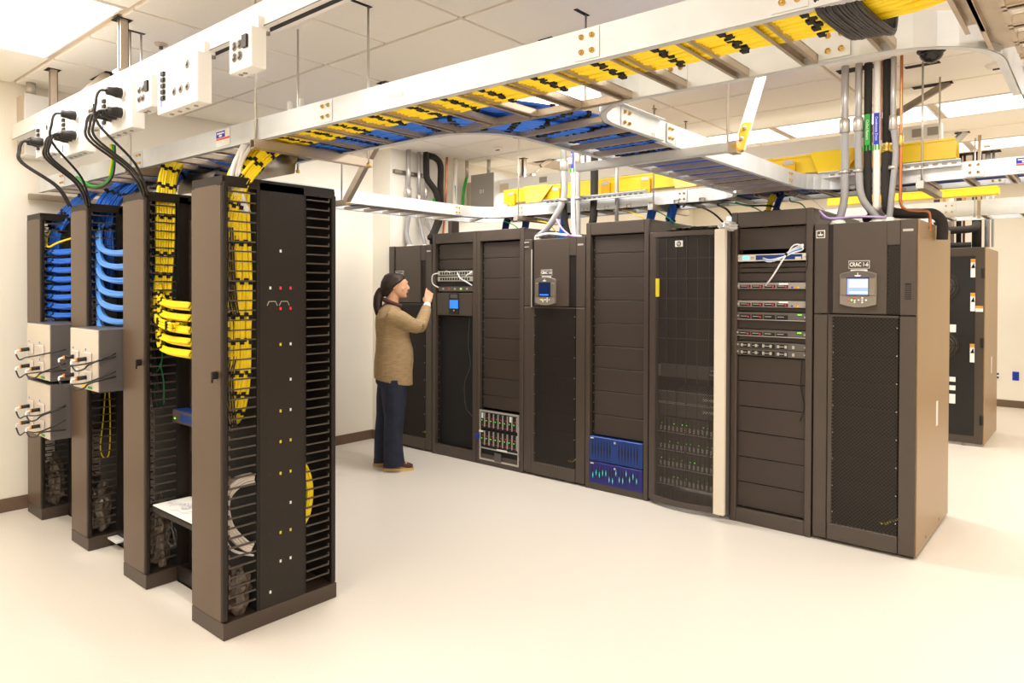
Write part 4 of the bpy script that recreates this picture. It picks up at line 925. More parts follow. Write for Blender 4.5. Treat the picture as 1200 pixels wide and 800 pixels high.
def uni(x0, x1, y_, z, label):
    t = thing('strut_channel', label, 'strut channel', ((x0 + x1) / 2, y_, z))
    B('galv_bright').box(x0, x1, y_, y_ + 0.003, z, z + 0.042).box(x0, x1, y_ - 0.03, y_, z + 0.038, z + 0.042).box(x0, x1, y_ - 0.03, y_, z, z + 0.004).build('channel', None, t)
    q = B('steel_dark'); x = x0 + 0.02
    while x < x1 - 0.04: q.box(x, x + 0.028, y_ - 0.0015, y_, z + 0.015, z + 0.028); x += 0.05
    o = q.build('slots', None, t); o['kind'] = 'stuff'
    return t
uni(-1.50, -0.68, 5.0, 2.375, 'slotted strut clamping the pipes over the right cooling unit')
uni(-3.86, -2.82, 4.99, 2.375, 'slotted strut clamping the pipes over the middle cooling unit')
# middle cooling unit
conduit(-3.619, 2.66, [(-3.619, YPp + 0.02, 2.67), (-3.62, YPp + 0.02, 2.42), (-3.70, YPp, 2.25), (-3.82, YPp, 2.13), (-3.92, YPp, 2.08)], 'thick grey conduit bending left onto the middle cooling unit', 0.026)
conduit(-3.456, 2.70, [(-3.456, YPp, 2.70), (-3.456, YPp, 2.42), (-3.45, YPp, 2.2), (-3.45, YPp, 2.06)], 'grey conduit dropping straight onto the middle cooling unit', 0.018)
wrap_pipe('black insulated pipe with a green marker over the middle cooling unit', [(-3.674, YPp + 0.09, CEIL), (-3.674, YPp + 0.09, 2.5), (-3.65, YPp + 0.09, 2.2), (-3.6, YPp + 0.12, 2.0)], 0.025, 'foam', ('label_green', 2.70, 2.90), 'Chilled')
wrap_pipe('white pipe with a blue marker over the middle cooling unit', [(-3.518, YPp + 0.02, CEIL), (-3.518, YPp + 0.02, 2.5), (-3.515, YPp + 0.02, 2.2), (-3.50, YPp + 0.02, 2.06)], 0.021, 'pvc', ('label_blue', 2.66, 2.82), 'Condensate')
pipe('insulated_pipe', 'thick black insulated pipe at the right of the middle cooling unit pipes', 'pipe', [(-3.37, YPp + 0.12, CEIL), (-3.37, YPp + 0.12, 2.35), (-3.40, YPp + 0.13, 2.15), (-3.42, YPp + 0.13, 1.99)], 0.034, 'foam', sm=4)
pipe('copper_pipe', 'thin copper pipe behind the middle cooling unit conduits', 'pipe', [(-3.56, YPp + 0.12, 2.5), (-3.56, YPp + 0.12, 2.15)], 0.010, 'copper')
pipe('conduit', 'slim grey support tube standing on the cabinet beside the middle cooling unit', 'conduit', [(-3.13, YPp + 0.1, 2.75), (-3.13, YPp + 0.1, 2.16)], 0.016, 'flex')
# pipes on the left wall near the far left cooling unit
for k, (yy_, zj, r_, pth, lab_) in enumerate([
        (4.95, 2.60, 0.024, [(-5.66, 4.95, 2.6), (-5.66, 4.95, 2.4), (-5.67, 4.93, 2.2), (-5.60, 4.93, 2.06)], 'left of the three grey conduits on the wall by the far cooling unit'),
        (5.10, 2.55, 0.018, [(-5.66, 5.10, 2.55), (-5.66, 5.10, 2.4), (-5.55, 5.05, 2.2), (-5.44, 5.0, 2.06)], 'middle of the three grey conduits on the wall by the far cooling unit'),
        (5.20, 2.63, 0.014, [(-5.66, 5.20, 2.63), (-5.66, 5.2, 2.4), (-5.5, 5.15, 2.2), (-5.28, 5.02, 2.06)], 'right of the three grey conduits on the wall by the far cooling unit')]):
    conduit(-5.66, zj, pth, lab_, r_)
t = thing('strut_channel', 'short strut on the wall holding the three grey conduits', 'strut channel', (-5.71, 5.0, 2.86))
B('steel_dark').box(-5.738, -5.70, 4.80, 5.26, 2.835, 2.872).build('channel', None, t)
t = thing('insulated_pipe', 'black insulated pipe pair with a loop on the wall by the far cooling unit', 'pipe', (-5.5, 5.35, 2.0))
B('foam').tube([(-5.62, 5.17, CEIL), (-5.62, 5.17, 2.90), (-5.62, 5.19, 2.80), (-5.60, 5.30, 2.66), (-5.58, 5.31, 2.4), (-5.50, 5.15, 2.2), (-5.35, 4.98, 2.15)], 0.034, 12, 5).build('sleeve', None, t)
B('foam').tube([(-5.62, 5.20, 3.06), (-5.62, 5.30, 3.05), (-5.62, 5.38, 2.98), (-5.62, 5.38, 2.75), (-5.60, 5.36, 2.4), (-5.55, 5.2, 2.15), (-5.5, 5.2, 2.0)], 0.034, 12, 5).build('second_sleeve', None, t)
B('label_green').tube([(-5.60, 5.262, 2.60), (-5.57, 5.26, 2.42)], 0.014, 8).build('green_tape', None, t)
pipe('copper_pipe', 'copper pipe on the wall above the open switch rack', 'pipe', [(-5.64, 5.50, CEIL), (-5.64, 5.48, 2.6), (-5.5, 5.3, 2.1)], 0.013, 'copper', sm=4)
wrap_pipe('white pipe with a blue marker on the wall above the open switch rack', [(-5.62, 5.62, CEIL), (-5.62, 5.60, 2.5), (-5.58, 5.58, 2.28), (-5.35, 5.6, 2.2), (-4.75, 5.75, 2.19)], 0.026, 'pvc', ('label_blue', 2.58, 2.78), 'Condensate')
t = thing('taped_conduit', 'conduit wrapped in bright green tape beside the grey-tan feed box', 'conduit', (-5.6, 6.1, 2.4))
B('zinc').cyl((-5.62, 5.80, 2.90), (-5.62, 5.80, CEIL), 0.02, 10).build('tube', None, t)
B('label_green').tube([(-5.62, 5.80, 2.91), (-5.64, 5.76, 2.7), (-5.64, 5.75, 2.42)], 0.017, 8, 3).build('green_wrap', None, t)
pipe('conduit', 'short conduit entering the top of the grey-tan feed box', 'conduit', [(-5.40, 5.93, CEIL), (-5.40, 5.93, 2.92)], 0.022, 'zinc')
# pipes of the rear cabinet
for x_, r_, m_, lab_ in [(-1.441, 0.03, 'foam', 'leftmost black pipe'), (-1.368, 0.012, 'copper', 'thin dark red pipe'), (-1.303, 0.030, 'box_tan', 'cream pipe'), (-1.232, 0.025, 'foam', 'slim black pipe'), (-1.185, 0.012, 'copper', 'copper pipe'), (-1.068, 0.045, 'foam', 'thick black pipe'), (-0.975, 0.024, 'flex', 'grey pipe'), (-0.925, 0.012, 'conduit', 'slim steel tube')]:
    pr_ = pipe('riser_pipe', lab_ + ' rising to the ceiling above the rear cabinet', 'pipe', [(x_, 8.95, CEIL), (x_, 8.95, 2.08)], r_, m_)
    if r_ in (0.012, 0.045) and x_ < -1.0: B('brass').tube([(x_, 8.95 - r_ * 0.6, 2.60), (x_, 8.95 - r_ * 0.6, 2.55), (x_, 8.95 - r_ * 0.6, 2.48)], [0.014, 0.03, 0.014], 10).build('valve', None, pr_)
pipe('insulated_pipe', 'upper black insulated pipe lying across the top of the rear cabinet', 'pipe', [(-1.6, 8.8, 2.27), (-1.12, 8.82, 2.27), (-1.068, 8.93, 2.33)], 0.04, 'foam', sm=4)
pipe('insulated_pipe', 'lower black insulated pipe lying across the top of the rear cabinet', 'pipe', [(-1.6, 8.8, 2.098), (-1.1, 8.8, 2.098)], 0.035, 'foam')
for x_ in (-1.2, -1.12, -1.03):
    pass
B('brass')
t = thing('ceiling_slot_cover', 'dark slot in the ceiling above the rear cabinet pipes', 'ceiling opening', (-1.2, 8.38, CEIL - 0.003)); slot(t, -1.50, -0.86, 8.85, 9.02)

# ------------------------------------------------------------------ yellow fibre troughs
def trough(x0, x1, y0, y1, z0, z1, label):
    t = thing('fibre_trough', label, 'fibre trough', ((x0 + x1) / 2, (y0 + y1) / 2, z0))
    B('yellow_trough').box(x0, x1, y0, y0 + 0.005, z0, z1).box(x0, x1, y1 - 0.005, y1, z0, z1).box(x0, x1, y0, y1, z0, z0 + 0.005).build('channel', None, t)
    B('yellow_trough').box(x0, x1, y0 - 0.006, y0, z1 - 0.012, z1 + 0.002).box(x0, x1, y0 - 0.004, y0, z0, z0 + 0.010).build('lip', None, t)
    return t
t = trough(-4.62, -0.75, 5.30, 5.44, 2.475, 2.605, 'yellow fibre trough running above the tray over the cabinet row')
def exit_piece(x, wtop=0.30, wbot=0.16):
    o = B('yellow_trough').prism([(x - wtop / 2, 5.28, 2.615), (x + wtop / 2, 5.28, 2.615), (x + wbot / 2, 5.24, 2.45), (x - wbot / 2, 5.24, 2.45)], (0, -0.006, 0)).build('exit_chute', None, t)
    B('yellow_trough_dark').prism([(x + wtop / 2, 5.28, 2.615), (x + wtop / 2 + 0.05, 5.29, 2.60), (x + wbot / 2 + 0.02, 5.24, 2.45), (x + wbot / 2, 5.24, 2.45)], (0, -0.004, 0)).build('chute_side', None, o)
for x in (-4.20, -2.62, -1.50): exit_piece(x)
for x in (-4.50, -3.95, -3.40, -3.0, -2.30, -1.80, -1.25):
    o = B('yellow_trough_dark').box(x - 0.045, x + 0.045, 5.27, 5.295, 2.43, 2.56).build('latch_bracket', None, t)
    B('silver').box(x - 0.035, x + 0.035, 5.266, 5.271, 2.545, 2.575).build('latch', None, o)
    B('yellow_trough').cyl((x, 5.28, 2.45), (x, 5.25, 2.44), 0.03, 8).build('knob', None, o)
t_ = trough(-2.2, -0.75, 7.60, 7.75, 2.49, 2.56, 'thin yellow fibre trough in the aisle behind the right cooling unit')
for x_ in (-2.1, -1.5): B('zinc').cyl((x_, 7.67, 2.495), (x_, 7.67, CEIL), 0.006, 8).build('hanger', None, t_)
# ------------------------------------------------------------------ cable drops above cabinet row
for k, (x, y_, m_, lab_) in enumerate([(-4.55, 5.3, 'blue_dark', 'first dark blue drop above the cabinet row from the left'), (-4.25, 5.25, 'blue_dark', 'second dark blue drop above the cabinet row from the left'), (-3.72, 5.15, 'blue_cable', 'blue drop behind the middle cooling unit conduits'), (-2.92, 5.3, 'blue_cable', 'left bright blue drop above the plain blank-panel cabinet'), (-2.70, 5.25, 'blue_cable', 'right bright blue drop above the plain blank-panel cabinet'), (-1.82, 5.2, 'blue_dark', 'dark blue drop above the server cabinet at right'), (-1.88, 5.2, 'yellow_cable', 'yellow drop above the server cabinet at right')]):
    bundle('cable_bundle', lab_, [(x + 0.05, y_, 2.33), (x, y_ - 0.02, 2.30), (x - 0.04, y_, 2.22), (x - 0.06, y_, 2.08)], 0.07 if k < 5 else 0.035, 5 if k < 5 else 3, 0.008, m_, ties=2, across=(1, 0, 0), k=5, layers=2, seed=70 + k)
rnd = random.Random(5)
for k, (x, m_, lab_) in enumerate([(-3.05, 'yellow_cable', 'thin yellow cord arching above the blank-panel cabinet'), (-2.85, 'green_cable', 'thin green cord arching above the blank-panel cabinet'), (-2.45, 'black_cable', 'black cord arching above the mesh-door cabinet'), (-2.25, 'black_cable', 'second black cord rising above the mesh-door cabinet'), (-2.12, 'green_cable', 'thin green cord above the mesh-door cabinet'), (-1.98, 'black_cable', 'black cord left of the server cabinet top'), (-4.0, 'yellow_cable', 'yellow cord left of the middle cooling unit'), (-4.4, 'green_cable', 'green cord above the blade server rack'), (-1.70, 'green_cable', 'green cord over the server cabinet at right'), (-1.62, 'white_cable', 'white cord over the server cabinet at right')]):
    a = rnd.uniform(0.1, 0.25)
    tag(B(m_).tube([(x - a, 5.3, 2.30), (x - a * 0.3, 5.12, 2.27 + rnd.uniform(-0.03, 0.03)), (x + a * 0.6, 5.08, 2.22), (x + a, 5.15, 2.12), (x + a, 5.2, 2.05)], 0.008 if m_ == 'black_cable' else 0.005, 6, 5).build('loose_cord'), lab_, 'cable')
for k in range(3):
    tag(B('purple_cable').tube([(-1.44, 4.80 + 0.02 * k, 2.14 - 0.02 * k), (-1.38, 4.82, 2.085), (-1.2, 4.80 + 0.02 * k, 2.085), (-1.05, 4.82, 2.07)], 0.008, 6, 4).build('purple_cord'), ['frontmost', 'middle', 'rearmost'][k] + ' purple cord lying on top of the right cooling unit', 'cable', 'purple cords on the right cooling unit')
    tag(B('purple_cable' if k else 'white_cable').tube([(-3.85 + 0.1 * k, 4.85, 2.08), (-3.70, 4.84 + 0.02 * k, 2.10), (-3.5, 4.84, 2.075), (-3.42, 4.9, 2.06)], 0.012, 6, 4).build('purple_cord'), ['left', 'centre', 'right'][k] + ' pale cord lying on top of the middle cooling unit', 'cable')
tag(B('purple_cable').tube([(-3.62, 4.85, 2.22), (-3.56, 4.84, 2.14), (-3.47, 4.84, 2.07)], 0.009, 6, 5).build('purple_cord'), 'purple cord slanting onto the middle cooling unit', 'cable')
tag(B('blue_light').tube([(-1.38, 5.3, 2.34), (-1.37, 5.1, 2.28), (-1.38, 5.05, 2.18), (-1.40, 5.05, 2.10)], 0.006, 6, 4).build('loose_cord'), 'thin blue cord left of the thick conduit at right', 'cable')

# ------------------------------------------------------------------ cabinets in the row
YF0 = 4.73; YBK = 5.86
def frame_cab(name, label, cat, x0, x1, h, y0=YF0, y1=YBK, group=None, post=0.042, top=0.10, bot=0.10, inner_back=True):
    t = thing(name, label, cat, ((x0 + x1) / 2, (y0 + y1) / 2, 0), group)
    B('cabinet').bbox(x0 + 0.002, x0 + 0.03, y0 + 0.03, y1, 0.02, h - 0.004, 0.003).build('side_panel', None, t)
    B('cabinet').bbox(x1 - 0.03, x1 - 0.002, y0 + 0.03, y1, 0.02, h - 0.004, 0.003).build('side_panel', None, t)
    B('cabinet').bbox(x0, x1, y0 + 0.02, y1, h - 0.02, h, 0.003).build('roof', None, t)
    B('interior').box(x0 + 0.03, x1 - 0.03, y1 - 0.03, y1 - 0.02, 0.02, h - 0.02).box(x0 + 0.03, x1 - 0.03, y0 + 0.05, y1 - 0.03, 0.03, 0.05).build('back_panel', None, t)
    B('cabinet').bbox(x0, x0 + post, y0, y0 + 0.045, 0.0, h, 0.004).build('front_post', None, t)
    B('cabinet').bbox(x1 - post, x1, y0, y0 + 0.045, 0.0, h, 0.004).build('front_post', None, t)
    B('cabinet').bbox(x0 + post, x1 - post, y0 + 0.003, y0 + 0.045, h - top, h - 0.001, 0.004).build('top_rail', None, t)
    B('cabinet').bbox(x0 + post, x1 - post, y0 + 0.003, y0 + 0.045, 0.0, bot, 0.004).build('bottom_rail', None, t)
    for xx in (x0 + post, x1 - post - 0.022):
        o = B('interior').box(xx, xx + 0.022, y0 + 0.045, y0 + 0.06, bot, h - top).build('mounting_rail', None, t)
        q = B('grey_plastic'); z = bot + 0.05
        while z < h - top - 0.03: q.box(xx + 0.008, xx + 0.014, y0 + 0.0435, y0 + 0.045, z, z + 0.006); z += U * 1.7
        q = q.build('rail_screws', None, o); q['kind'] = 'stuff'
    return t
def blank(t, x0, x1, z0, z1, y0=YF0, seam='grey_dark'):
    o = B('blank').bbox(x0, x1, y0 + 0.032, y0 + 0.042, z0 + 0.003, z1 - 0.002, 0.002).build('blanking_panel', None, t)
    return o
def blanks(t, x0, x1, zs, y0=YF0):
    for a, b in zip(zs[1:], zs[:-1]): blank(t, x0, x1, a, b, y0)
# R1: open switch rack the woman works on
t1 = frame_cab('equipment_rack', 'open black equipment rack with white-cabled switches that the person is touching', 'rack', -5.052, -4.463, 2.156, group='tall open-front equipment racks')
a0, a1 = -5.005, -4.51
blanks(t1, a0 + 0.02, a1 - 0.02, [2.05, 1.90, 1.80])
sw = thing('network_switch', '', 'network switch', ((a0 + a1) / 2, 4.76, 1.66)); sw['label'] = 'pair of silver patch switches with white leads at head height in the open rack'
for k in range(2):
    zz = 1.745 - k * 0.055
    o = B('silver').bbox(a0 + 0.01, a1 - 0.01, 4.745, 4.95, zz, zz + 0.046, 0.003).build('switch_unit', None, sw)
    q = B('black')
    for j in range(12): q.box(a0 + 0.05 + j * 0.034, a0 + 0.072 + j * 0.034, 4.743, 4.746, zz + 0.010, zz + 0.034)
    q.build('ports', None, o)
for k, pth in enumerate([[(a0 + 0.04, 4.735, 1.77), (a0 - 0.01, 4.70, 1.75), (a0 - 0.01, 4.70, 1.67), (a0 + 0.04, 4.73, 1.63)], [(a1 - 0.2, 4.735, 1.77), (a1 - 0.14, 4.71, 1.72), (a1 - 0.05, 4.71, 1.68), (a1 - 0.01, 4.74, 1.65)], [(a0 + 0.12, 4.735, 1.77), (a0 + 0.16, 4.72, 1.79), (a0 + 0.2, 4.735, 1.77)], [(a1 - 0.1, 4.735, 1.72), (a1 - 0.06, 4.71, 1.74), (a1 - 0.01, 4.74, 1.78)]]):
    tag(B('white_cable').tube(pth, 0.006, 6, 5).build('patch_cord'), ['leftmost white patch lead curling past the hand', 'white patch lead slanting down at the right of the switches', 'short white patch lead bridging two switch ports', 'small white patch lead at the upper right of the switches'][k], 'cable')
s2 = thing('network_switch', 'dark flat switch with small lights just under the silver switches', 'network switch', ((a0 + a1) / 2, 4.78, 1.58))
B('black').box(a0 + 0.01, a1 - 0.01, 4.76, 4.95, 1.645, 1.685).build('upper_body', None, s2)
B('grey_dark').bbox(a0 + 0.02, a1 - 0.01, 4.748, 4.95, 1.592, 1.640, 0.003).build('body', None, s2)
for j, m_ in enumerate(['silver', 'label_red', 'silver', 'led_green', 'silver']): B(m_).box(a0 + 0.08 + j * 0.08, a0 + 0.10 + j * 0.08, 4.745, 4.749, 1.61, 1.625).build('port_module', None, s2)
kv = thing('rack_console', 'black rack unit with a small lit blue screen below the switches', 'rack console', ((a0 + a1) / 2, 4.76, 1.35))
B('cabinet').bbox(a0 + 0.005, a1 - 0.005, 4.742, 4.93, 1.36, 1.58, 0.006).build('body', None, kv)
B('black').box(a0 + 0.18, a0 + 0.31, 4.738, 4.743, 1.375, 1.575).build('display_bezel', None, kv)
B('screen_blue').box(a0 + 0.19, a0 + 0.30, 4.735, 4.739, 1.43, 1.51).build('screen', None, kv)
B('label_yellow').cyl((a0 + 0.245, 4.739, 1.41), (a0 + 0.245, 4.735, 1.41), 0.007, 8).build('indicator', None, kv)
B('grey_dark').box(a0 + 0.20, a0 + 0.29, 4.736, 4.739, 1.53, 1.565).build('grille', None, kv)
B('interior').box(a0, a1, YF0 + 0.06, YF0 + 0.07, 0.10, 1.35).build('dark_back', None, t1)
tag(B('grey_dark').tube([(a1 - 0.06, 4.76, 1.36), (a1 - 0.08, 4.76, 1.1), (a1 - 0.06, 4.77, 0.9), (a1 - 0.13, 4.765, 0.72), (a1 - 0.12, 4.77, 0.5), (a1 - 0.03, 4.77, 0.42)], 0.0022, 6, 5).build('loose_cord'), 'thin grey cord hanging down the empty lower half of the open rack', 'cable')
tag(B('cabinet').bbox(-5.06, -5.0, 4.95, 5.05, 2.156, 2.30, 0.003).build('cable_riser'), 'short black riser standing on the left end of the open switch rack', 'cable riser')
# R2: blade rack
t2 = frame_cab('equipment_rack', 'black rack of blank panels with a silver blade server chassis at its bottom', 'rack', -4.459, -3.893, 2.156, group='tall open-front equipment racks')
b0, b1 = -4.412, -3.94
blanks(t2, b0 + 0.02, b1 - 0.002, [2.045, 1.90, 1.713, 1.524, 1.35, 1.17, 0.975, 0.80, 0.64, 0.52])
bl = thing('blade_chassis', 'silver-framed blade server chassis with rows of small lights', 'server', ((b0 + b1) / 2, 4.8, 0.05))
B('interior').box(b0 + 0.0, b1, 4.74, 5.4, 0.06, 0.50).build('case', None, bl)
fr = B('silver')
for (xa, xb, za, zb) in ((b0, b1, 0.488, 0.503), (b0, b1, 0.045, 0.06), (b0, b0 + 0.012, 0.06, 0.488), (b1 - 0.012, b1, 0.06, 0.488), (b0, b1, 0.15, 0.16)): fr.box(xa, xb, 4.728, 4.742, za, zb)
fr.build('bezel', None, bl)
bw_ = (b1 - b0 - 0.03) / 8
for r_ in range(2):
    for k in range(8):
        xx = b0 + 0.015 + k * bw_; z0 = 0.165 + r_ * 0.165
        o = B('black').box(xx + 0.003, xx + bw_ - 0.012, 4.732, 4.742, z0 + 0.004, z0 + 0.155).build('blade', None, bl)
        B('silver').box(xx + bw_ - 0.012, xx + bw_ - 0.004, 4.727, 4.740, z0 + 0.02, z0 + 0.15).build('handle', None, o)
        B('led_green').box(xx + 0.010, xx + 0.018, 4.7295, 4.7325, z0 + 0.075, z0 + 0.082).build('green_light', None, o)
        B('led_red').box(xx + 0.022, xx + 0.030, 4.7295, 4.7325, z0 + 0.10, z0 + 0.108).box(xx + 0.022, xx + 0.030, 4.7295, 4.7325, z0 + 0.03, z0 + 0.037).build('red_light', None, o)
for xa, xb, za, zb in ((b0 + 0.03, b0 + 0.05, 0.43, 0.48), (b0 + 0.37, b0 + 0.39, 0.43, 0.48), (b0 + 0.0, b0 + 0.05, 0.30, 0.315), (b0 + 0.22, b0 + 0.34, 0.155, 0.17)):
    B('paper').box(xa, xb, 4.722, 4.728, za, zb).build('white_tag', None, bl)
B('outlet_blue').box(b0 - 0.035, b0 - 0.005, 4.715, 4.73, 0.235, 0.275).build('blue_tag', None, bl)
B('grey_dark').box(b0 + 0.19, b0 + 0.27, 4.724, 4.73, 0.05, 0.13).build('display_module', None, bl)

# cooling units
def crac(x0, x1, h, label, lbl, screen, grp='black cooling units with round-cornered displays', full=True, y0=YF0, y1=YBK, disp=True, yellow=True):
    t = thing('cooling_unit', label, 'cooling unit', ((x0 + x1) / 2, (y0 + y1) / 2, 0), grp)
    w = x1 - x0
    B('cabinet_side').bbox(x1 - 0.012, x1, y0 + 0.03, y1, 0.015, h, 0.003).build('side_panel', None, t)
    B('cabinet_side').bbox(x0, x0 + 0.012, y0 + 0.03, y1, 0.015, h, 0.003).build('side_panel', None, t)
    B('cabinet').box(x0 + 0.012, x1 - 0.012, y0 + 0.05, y1, h - 0.012, h - 0.002).build('roof', None, t)
    B('interior').box(x0 + 0.02, x1 - 0.02, y1 - 0.03, y1 - 0.01, 0.03, h - 0.02).box(x0 + 0.012, x1 - 0.012, y0 + 0.12, y0 + 0.13, 0.03, h - 0.02).build('inner_panel', None, t)
    B('black').box(x0 + 0.02, x1 - 0.02, y0 + 0.05, y1 - 0.02, 0, 0.03).build('plinth', None, t)
    zs = h * 0.716          # height of the split
    # outer columns
    lw, rw = 0.085, 0.095
    B('cabinet').bbox(x0, x0 + lw, y0 + 0.004, y0 + 0.05, zs + 0.003, h, 0.004).build('upper_left_column', None, t)
    B('cabinet').bbox(x0, x0 + lw, y0 + 0.004, y0 + 0.05, 0.02, zs - 0.003, 0.004).build('lower_left_column', None, t)
    c2 = B('cabinet').bbox(x1 - rw, x1 - 0.006, y0 + 0.004, y0 + 0.05, zs + 0.003, h, 0.004).build('upper_right_column', None, t)
    B('cabinet').bbox(x1 - rw, x1 - 0.006, y0 + 0.004, y0 + 0.05, 0.02, zs - 0.003, 0.004).build('lower_right_column', None, t)
    B('silver').box(x1 - rw + 0.015, x1 - 0.025, y0 + 0.0025, y0 + 0.004, h - 0.072, h - 0.058).build('name_plate', None, c2)
    # upper door
    d = B('cabinet').bbox(x0 + 0.115, x1 - 0.165, y0 - 0.004, y0 + 0.04, zs + 0.006, h - 0.004, 0.005).build('upper_door', None, t)
    B('black').box(x0 + lw + 0.001, x0 + 0.115, y0 + 0.02, y0 + 0.04, zs + 0.006, h - 0.01).build('left_recess', None, t)
    B('mesh_door').box(x0 + lw + 0.001, x0 + 0.114, y0 + 0.012, y0 + 0.014, zs + 0.006, h - 0.11).build('left_grille', None, t)
    B('cabinet').box(x1 - 0.165, x1 - rw, y0 + 0.003, y0 + 0.03, h - 0.15, h - 0.004).build('right_cap', None, t)
    B('mesh_door').box(x1 - 0.164, x1 - rw - 0.001, y0 + 0.008, y0 + 0.010, zs + 0.006, h - 0.15).build('right_grille', None, t)
    B('black').box(x1 - 0.165, x1 - rw, y0 + 0.03, y0 + 0.04, zs + 0.006, h - 0.15).build('right_recess', None, t)
    # lower mesh door with coil fins behind
    B('mesh_door').box(x0 + lw + 0.03, x1 - rw - 0.005, y0 + 0.004, y0 + 0.006, 0.125, zs - 0.012).build('mesh_door', None, t)
    B('cabinet').bbox(x0 + lw + 0.004, x1 - rw - 0.003, y0, y0 + 0.03, 0.02, 0.125, 0.004).build('door_sill', None, t)
    B('cabinet').bbox(x0 + lw + 0.004, x0 + lw + 0.03, y0, y0 + 0.03, 0.125, zs - 0.008, 0.003).build('door_stile', None, t)
    B('cabinet').box(x0 + lw + 0.004, x1 - rw - 0.003, y0, y0 + 0.03, zs - 0.014, zs - 0.002).build('door_head', None, t)
    for k in range(7):
        B('manager').box(x0 + lw + 0.04, x1 - rw - 0.03, y0 + 0.10, y0 + 0.105, 0.25 + k * 0.16, 0.385 + k * 0.16).build('inner_plate', None, t)
    q = B('silver')
    for z in [0.2 + 0.17 * k for k in range(8)]: q.cyl((x1 - rw - 0.012, y0 + 0.003, z), (x1 - rw - 0.012, y0 + 0.006, z), 0.004, 6).cyl((x0 + lw + 0.036, y0 + 0.003, z), (x0 + lw + 0.036, y0 + 0.006, z), 0.003, 6)
    q.build('door_screws', None, t)
    if yellow:
        B('yellow_cable').tube([(x1 - rw - 0.12, y0 + 0.08, 0.165), (x1 - rw - 0.08, y0 + 0.075, 0.17), (x1 - rw - 0.01, y0 + 0.07, 0.215)], 0.007, 6, 5).build('yellow_tube', None, t)
    if full:
        lg = B('paper').bbox(x0 + 0.012, x0 + 0.066, y0 + 0.001, y0 + 0.004, h - 0.092, h - 0.042, 0.001).build('logo_plate', None, t)
        B('cabinet').box(x0 + 0.017, x0 + 0.061, y0 - 0.0002, y0 + 0.001, h - 0.087, h - 0.047).build('logo_field', None, lg)
        B('paper').add([(x0 + 0.022, y0 - 0.001, h - 0.068), (x0 + 0.056, y0 - 0.001, h - 0.068), (x0 + 0.050, y0 - 0.001, h - 0.077), (x0 + 0.028, y0 - 0.001, h - 0.077)], [(0, 1, 2, 3)]).box(x0 + 0.037, x0 + 0.041, y0 - 0.001, y0, h - 0.068, h - 0.054).build('logo_mark', None, lg)
        hd = B('black').box(x1 - 0.066, x1 - 0.034, y0 + 0.001, y0 + 0.004, h - 0.48, h - 0.385).build('handle_recess', None, t)
        for k in range(7): B('cabinet').box(x1 - 0.064, x1 - 0.036, y0 - 0.001, y0 + 0.001, h - 0.475 + k * 0.012, h - 0.469 + k * 0.012).build('handle_rib', None, hd)
    if disp:
        cx = x0 + 0.115 + (w - 0.28) / 2 - (0.0 if full else 0.045); zt, zb = 1.742, 1.512
        if full is False: zt, zb = 1.722, 1.482
        hw = 0.104; P = []
        for k in range(9):
            a = k / 8; P.append((cx - hw + 2 * hw * a, y0 - 0.03, zt - 0.022 + 0.022 * math.sin(PI * a)))
        for k in range(9):
            a = k / 8; P.append((cx + hw - 2 * hw * a, y0 - 0.03, zb + 0.020 - 0.020 * math.sin(PI * a)))
        pn = B('display_body').prism(P, (0, 0.026, 0)).build('control_display', None, t)
        B('grey_dark').prism([(cx - hw + 0.004, y0 - 0.0325, zt - 0.045), (cx + hw - 0.004, y0 - 0.0325, zt - 0.045)] + [(cx + hw - 0.004 - (2 * hw - 0.008) * k / 8, y0 - 0.0325, zt - 0.024 + 0.020 * math.sin(PI * k / 8)) for k in range(9)], (0, 0.003, 0)).build('display_cap', None, pn)
        for s in (-1, 1): B('display_cheek').bbox(cx + s * 0.081 - 0.019, cx + s * 0.081 + 0.019, y0 - 0.035, y0 - 0.03, zb + 0.075, zt - 0.050, 0.003).build('display_cheek', None, pn)
        B('black').box(cx - 0.066, cx + 0.066, y0 - 0.034, y0 - 0.03, zb + 0.072, zt - 0.046).build('screen_bezel', None, pn)
        scr = B(screen).box(cx - 0.060, cx + 0.060, y0 - 0.036, y0 - 0.034, zb + 0.078, zt - 0.052).build('screen', None, pn)
        sb = pn
        if screen == 'screen_bright':
            q = B('screen_line')
            q.box(cx - 0.048, cx + 0.058, y0 - 0.0365, y0 - 0.036, zb + 0.125, zt - 0.058).box(cx - 0.048, cx + 0.058, y0 - 0.0365, y0 - 0.036, zb + 0.088, zb + 0.098)
            q.build('screen_text', None, pn)
        else:
            B('screen_blue').box(cx - 0.05, cx + 0.045, y0 - 0.0365, y0 - 0.036, zb + 0.082, zb + 0.093).build('screen_text', None, pn)
        for k, (dx, dz, m_) in enumerate([(-0.050, 0, 'led_red'), (-0.034, 0, 'led_green'), (-0.017, 0.012, 'led_red'), (-0.017, -0.002, 'paper'), (-0.017, -0.014, 'paper'), (0.006, 0, 'paper'), (0.027, 0.014, 'paper'), (0.027, 0.0, 'paper'), (0.027, -0.014, 'paper'), (0.048, 0, 'paper')]):
            B(m_).cyl((cx + dx, y0 - 0.030, zb + 0.045 + dz), (cx + dx, y0 - 0.035, zb + 0.045 + dz), 0.0055, 8).build('button', None, pn)
        B('paper').add([(cx - 0.020, y0 - 0.0335, zt - 0.030), (cx + 0.020, y0 - 0.0335, zt - 0.030), (cx + 0.014, y0 - 0.0335, zt - 0.038), (cx - 0.014, y0 - 0.0335, zt - 0.038)], [(0, 1, 2, 3)]).box(cx - 0.002, cx + 0.002, y0 - 0.034, y0 - 0.033, zt - 0.030, zt - 0.015).build('logo_mark', None, pn)
        # label above the display
        zl = zt + 0.036
